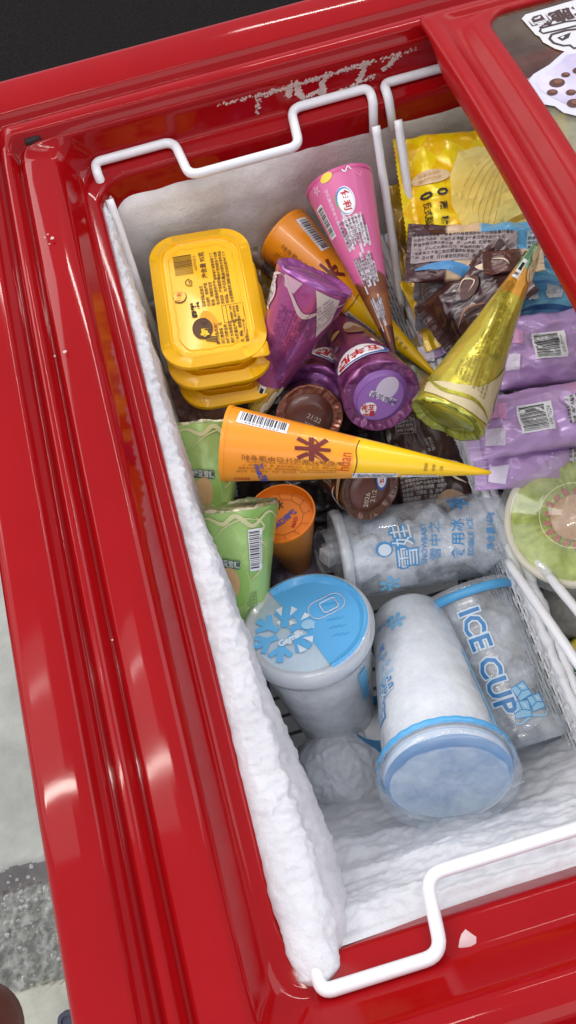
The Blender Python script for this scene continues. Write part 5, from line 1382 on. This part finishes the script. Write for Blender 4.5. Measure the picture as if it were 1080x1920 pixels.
# frost-rimmed blue cup glimpsed behind the lids
root, sf, L_, r_at = cup('ice_cup', 'blue tinted cup glimpsed between the upright cup and the large leaning cup', P(712, 1345, -0.185), P(722, 1440, -0.23), 0.024, 0.022, mat('blue_cup', srgb(70, 140, 190), 0.3, vary=0.2), seed=31, fill=snowm); clean(root)
# small clear cup lid left of the lying cup
root, sf, L_, r_at = cup('ice_cup', 'small clear tub end poking out left of the lying ice cup', P(602, 1035, -0.155), P(640, 1028, -0.160), 0.018, 0.018, frostcup2, seed=33, n=2, size=0.014); clean(root)

# ------------------------------------------------------------------ lime tub in the right basket
c = P(1080, 972, -0.100)
mwv = axis_frame(c, P(1100, 1010, -0.175))
root = thing('lime_ice_cream_cup', 'round tub of lime green ice cream swirls under a clear lid', 'ice cream cup', mwv)
v_, f_ = lathe([(0.0490, 0.004), (0.0480, 0.012), (0.0440, 0.050), (0.0410, 0.070), (0.0002, 0.070)], 72); f_ = [q for q in f_ if len(q) == 4]; mesh('cup_body', v_, f_, mat('green_cup_side', srgb(60, 96, 40), 0.4, c2=srgb(190, 190, 170), vscale=30), root)
v_, f_ = lathe([(0.0485, 0.004), (0.0510, 0.003), (0.0518, 0.0), (0.0505, -0.0035), (0.0475, -0.0040), (0.0460, -0.001)], 80); f_ = [q for q in f_ if len(q) == 4]; mesh('paper_rim', v_, f_, mat('cream_paper', srgb(240, 230, 212), 0.5), root)


def swirl(u, v):
    a = u * 2 * PI; r = 0.0468 * v; ro = 5
    k = abs(math.sin(a * 3.5 + 0.5 * math.sin(a * 2) + r * 40)) ** 1.5 * 1.6 ; bump_ = 0.0055 * math.sin(PI * min(1, max(0, (r - 0.020) / 0.026))) * k
    pe = 0.0007 * math.sin(a * 21 + 6 * math.sin(a * 3.5) + r * 160) * min(1, r / 0.02)
    z = -0.0010 - bump_ - pe * (1 if r > 0.02 else 0) - 0.001 * fb(V((r * math.cos(a), r * math.sin(a), 0)), 120, 3)
    if r < 0.019: z = -0.0002 - 0.0012 * noise.noise(V((r * math.cos(a) * 90, r * math.sin(a) * 90, 3)))
    return V((r * math.cos(a), r * math.sin(a), min(z, 0.002)))


v_, f_ = grid(220, 60, swirl, True); mesh('ice_cream', v_, [tuple(reversed(q)) for q in f_], mat('lime_cream', srgb(208, 218, 118), 0.5, c2=srgb(160, 178, 66), vscale=70, bump=(200, 0.4, 0.001), sss=0.1), root)
es = end_surf(root, 0, -0.0014); p = Print(es, 0.0012, 0.004)
jam = mat('red_jam', srgb(180, 78, 54), 0.25, coat=0.4); nut = mat('nutty_top', srgb(216, 176, 132), 0.5, c2=srgb(190, 140, 96), vscale=120, bump=(200, 0.6, 0.002))
for k in range(18):
    a = k * 2 * PI / 18 + 0.1; p.ell(0.0205 * math.cos(a), 0.0205 * math.sin(a), 0.0036, 0.0020, jam, math.degrees(a) + 30 * ((k % 3) - 1), 0)
p.build('jam_ring', root)
p = Print(es, 0.0030, 0.004); p.ell(0, 0, 0.0170, 0.0170, nut, 0, 0, 36); p.build('nut_topping', root)
v_, f_ = lathe([(0.0002, -0.0125), (0.0200, -0.0125), (0.0212, -0.0112), (0.0440, -0.0112), (0.0482, -0.0100), (0.0505, -0.0062), (0.0535, -0.0050), (0.0562, -0.0030), (0.0568, 0.0), (0.0555, 0.010)], 90); f_ = [q for q in f_ if len(q) == 4]
mesh('clear_lid', v_, f_, see_through('tub_lid', (0.95, 0.96, 0.94), (0.8, 0.82, 0.78), 0.04, 0.20, 20, 0.08, bump=0.05), root)
p = Print(es, 0.0104, 0.004); p.line([(0.0240 * math.cos(t_ * PI / 30), 0.0240 * math.sin(t_ * PI / 30)) for t_ in range(60)], 0.0004, ink((226, 224, 196)), 0, closed=True); p.build('lid_ridge', root)

# yellow and green tub at the right edge
c = P(1112, 1248, -0.165)
root = thing('yellow_green_tub', 'yellow tub with orange and green bands at the right edge below the lime tub', 'ice cream tub', axis_frame(c, c + V((0.004, 0.02, -0.06))))
v_, f_ = lathe([(0.0002, -0.001), (0.021, -0.001), (0.023, 0.0), (0.0235, 0.006), (0.0225, 0.0065)], 60); mesh('lid', v_, f_, mat('pale_yellow_lid', srgb(236, 214, 84), 0.35), root)
v_, f_ = lathe([(0.0225, 0.006), (0.020, 0.055), (0.0002, 0.055)], 60); f_ = [q for q in f_ if len(q) == 4]; mesh('tub_body', v_, f_, mat('green_side', srgb(60, 120, 60), 0.4), root)
es = end_surf(root, 0, -0.001); p = Print(es, 0.0005, 0.004)
def clipc(y, r=0.0205): return math.sqrt(max(0, r * r - y * y))
for y0, y1, mm in ((0.001, 0.006, ink((222, 120, 50))), (-0.018, 0.001, ink((50, 120, 58)))):
    pts = [(clipc(y0 + (y1 - y0) * k / 8) * -1, y0 + (y1 - y0) * k / 8) for k in range(9)] + [(clipc(y1 + (y0 - y1) * k / 8), y1 + (y0 - y1) * k / 8) for k in range(9)]
    p.poly(pts, mm, 0)
p.text('T', -0.012, -0.008, 0.008, WHITE, 0, 0.03, 1); p.build('printed_end', root)
# frosted lump under the lime tub
c = P(1062, 1130, -0.170)
root = thing('frosted_cup', 'greyish frosted cup half hidden under the lime tub and the basket legs', 'ice cup', Matrix.Translation(c))
v_, f_ = grid(80, 50, lambda u, v: V((math.sin(v * PI) * math.cos(u * 2 * PI), math.sin(v * PI) * math.sin(u * 2 * PI), -math.cos(v * PI))) * 0.030 * (1 + 0.05 * fb(V((math.cos(u * 6.283) * v, math.sin(u * 6.283) * v, v * 3)), 3, 3)), True)
mesh('frost_cover', v_, f_, mat('grey_frost', (0.38, 0.38, 0.36), 0.7, bump=(120, 0.6, 0.003), c2=(0.24, 0.24, 0.22), vscale=40), root)

# ================================================================== SLIDING LID
def lid_arch(y): return 0.0445 + 0.021 * max(-0.2, 1 - ((y - 0.21) / 0.29) ** 2)


X0, X1, YF, YN = 0.2105, 0.86, 0.498, -0.128
lidroot = thing('sliding_lid', 'red framed sliding glass lid pushed over the right half of the freezer, with stickers', 'freezer lid', Matrix.Translation((X0, YF, 0.03)))
LO = V((-X0, -YF, -0.03))
bx, by = (X0 + X1) / 2, (YF + YN) / 2
# rings measured inward from the outer edge: inset x, inset y, height, radius
LR = [(0.0010, 0.0010, -0.0100, 0.006), (0.0, 0.0, -0.0070, 0.006), (0.0, 0.0, -0.0015, 0.006), (0.0015, 0.0015, 0.0, 0.006), (0.0080, 0.0060, 0.0006, 0.008), (0.0115, 0.0085, -0.0002, 0.010), (0.0145, 0.0100, -0.0030, 0.012), (0.0200, 0.0120, -0.0042, 0.014), (0.0245, 0.0140, -0.0034, 0.015), (0.0285, 0.0155, 0.0000, 0.016), (0.0310, 0.0165, 0.0008, 0.017), (0.0400, 0.0190, 0.0006, 0.018), (0.0415, 0.0200, -0.0008, 0.018), (0.0420, 0.0203, -0.0040, 0.018)]
vs_ = []
for ix, iy, hz, r in LR:
    pts = []
    xl, xr, yf, yn = X0 + ix, X1 - ix, YF - iy, YN + iy

    def arc(cx, cy, a0):
        for i in range(9):
            a = math.radians(a0 + 90 * i / 8); pts.append((cx + r * math.cos(a), cy + r * math.sin(a)))
    arc(xr - r, yf - r, 0)
    arc(xl + r, yf - r, 90)
    for i in range(1, 40): pts.append((xl, yf - r + (yn - yf + 2 * r) * i / 40))
    arc(xl + r, yn + r, 180); arc(xr - r, yn + r, 270)
    for i in range(1, 40): pts.append((xr, yn + r + (yf - yn - 2 * r) * i / 40))
    gd = lambda y: (hz if hz > -0.0025 or r > 0.0175 else hz * (0.6 + 1.1 * min(1, max(0, (0.475 - y) / 0.03))))
    vs_ += [V((x, y, lid_arch(y) + gd(y))) + LO for x, y in pts]
n_ = len(vs_) // len(LR)
o = mesh('lid_frame', vs_, ring_faces(n_, 0, len(LR)), mat('red_lid_plastic', (0.34, 0.0034, 0.005), 0.30, vary=0.12, vscale=8, rvary=0.08, bump=(600, 0.05, 0.0006), spec=0.2), lidroot)
bm = bmesh.new(); bm.from_mesh(o.data); bmesh.ops.recalc_face_normals(bm, faces=bm.faces); bm.to_mesh(o.data); bm.free()
gl = see_through('fogged_glass', (0.82, 0.80, 0.76), (0.42, 0.40, 0.24), 0.03, 0.16, 22, 0.25, seed=4, bump=0.15)
v_, f_ = grid(30, 60, lambda u, v: V((X0 + 0.041 + (X1 - X0 - 0.082) * u, YF - 0.020 + (YN - YF + 0.040) * v, lid_arch(YF - 0.020 + (YN - YF + 0.040) * v) - 0.0026)) + LO)
mesh('glass_pane', v_, f_, gl, lidroot)


v_, f_ = grid(30, 40, lambda u, v: V((X0 + 0.043 + (X1 - X0 - 0.086) * u, 0.392 + 0.012 * noise.noise(V((u * 20, 0, 0))) - 0.49 * v, lid_arch(0.392 - 0.49 * v) - 0.0050)) + LO)
mesh('frost_film', v_, f_, see_through('fog_film', (0.9, 0.9, 0.82), (0.62, 0.60, 0.40), 0.40, 0.75, 40, 0.5, seed=7), lidroot)


def lid_pt(px, py):
    z = 0.05
    for _ in range(6): q = P(px, py, z); z = lid_arch(q.y) - 0.0022
    return P(px, py, z)


def lid_surf(u, v, off=0):
    return V((u, v, lid_arch(v) - 0.0022 + off)) + LO


p = Print(lid_surf, 0.0004, 0.01)
q = lambda *pp: [tuple(lid_pt(x, y).xy) for x, y in pp]
p.poly(q((978, 36), (985, 28), (1040, 12), (1120, -12), (1160, 30), (1150, 90), (1110, 110), (1060, 98), (1040, 92), (1018, 80), (1012, 70), (1004, 66)), ink((206, 203, 204)), 0)
o1 = lid_pt(1055, 30)
ang = math.degrees(math.atan2(*(lid_pt(1000, 42) - lid_pt(1090, 18)).yx))
c1 = lid_pt(1046, 32)
p.text('林脆筒', *lid_pt(1051, 29).xy, 0.0140, ink((60, 24, 26)), ang, 0.045, 1.6, sx=1.15)
dkb = ink((46, 22, 24))
p.line(q((1090, 38), (1060, 42), (1014, 54), (1012, 60), (1018, 64), (1046, 58), (1078, 50), (1100, 46)), 0.0018, dkb, 1)
p.line(q((1096, 54), (1062, 58), (1034, 66), (1030, 74), (1038, 82), (1056, 87), (1068, 86), (1076, 92), (1090, 88)), 0.0020, dkb, 1)
p.poly(q((1044, 72), (1070, 62), (1066, 72), (1054, 78)), dkb, 1).poly(q((1050, 72), (1058, 69), (1055, 74)), WHITE, 2)
p.build('lettered_sticker', lidroot)
p = Print(lid_surf, 0.0004, 0.01)
p.poly(q((1086, 92), (1060, 96), (1048, 106), (1030, 122), (1000, 140), (990, 152), (996, 162), (1003, 182), (1018, 196), (1040, 200), (1056, 212), (1080, 218), (1120, 214), (1160, 150), (1140, 100)), ink((200, 196, 208)), 0)
p.poly(q((1100, 98), (1062, 104), (1050, 118), (1030, 134), (1008, 146), (1004, 156), (1014, 172), (1036, 184), (1060, 196), (1100, 200), (1130, 150)), mat('taro_print', srgb(168, 154, 190), 0.4, c2=srgb(206, 198, 212), vscale=30), 1)
for x, y, r in ((1060, 142, .0030), (1044, 157, .0052), (1035, 175, .0036), (1070, 175, .0034), (1076, 195, .0048), (1084, 134, .0040), (1096, 156, .004)):
    c_ = lid_pt(x, y); p.ell(c_.x, c_.y, r, r * 0.85, ink((84, 50, 40), 0.2), 0, 2).ell(c_.x + r * 0.2, c_.y + r * 0.15, r * 0.55, r * 0.45, ink((120, 76, 60), 0.2), 0, 3)
p.build('ice_cream_sticker', lidroot)
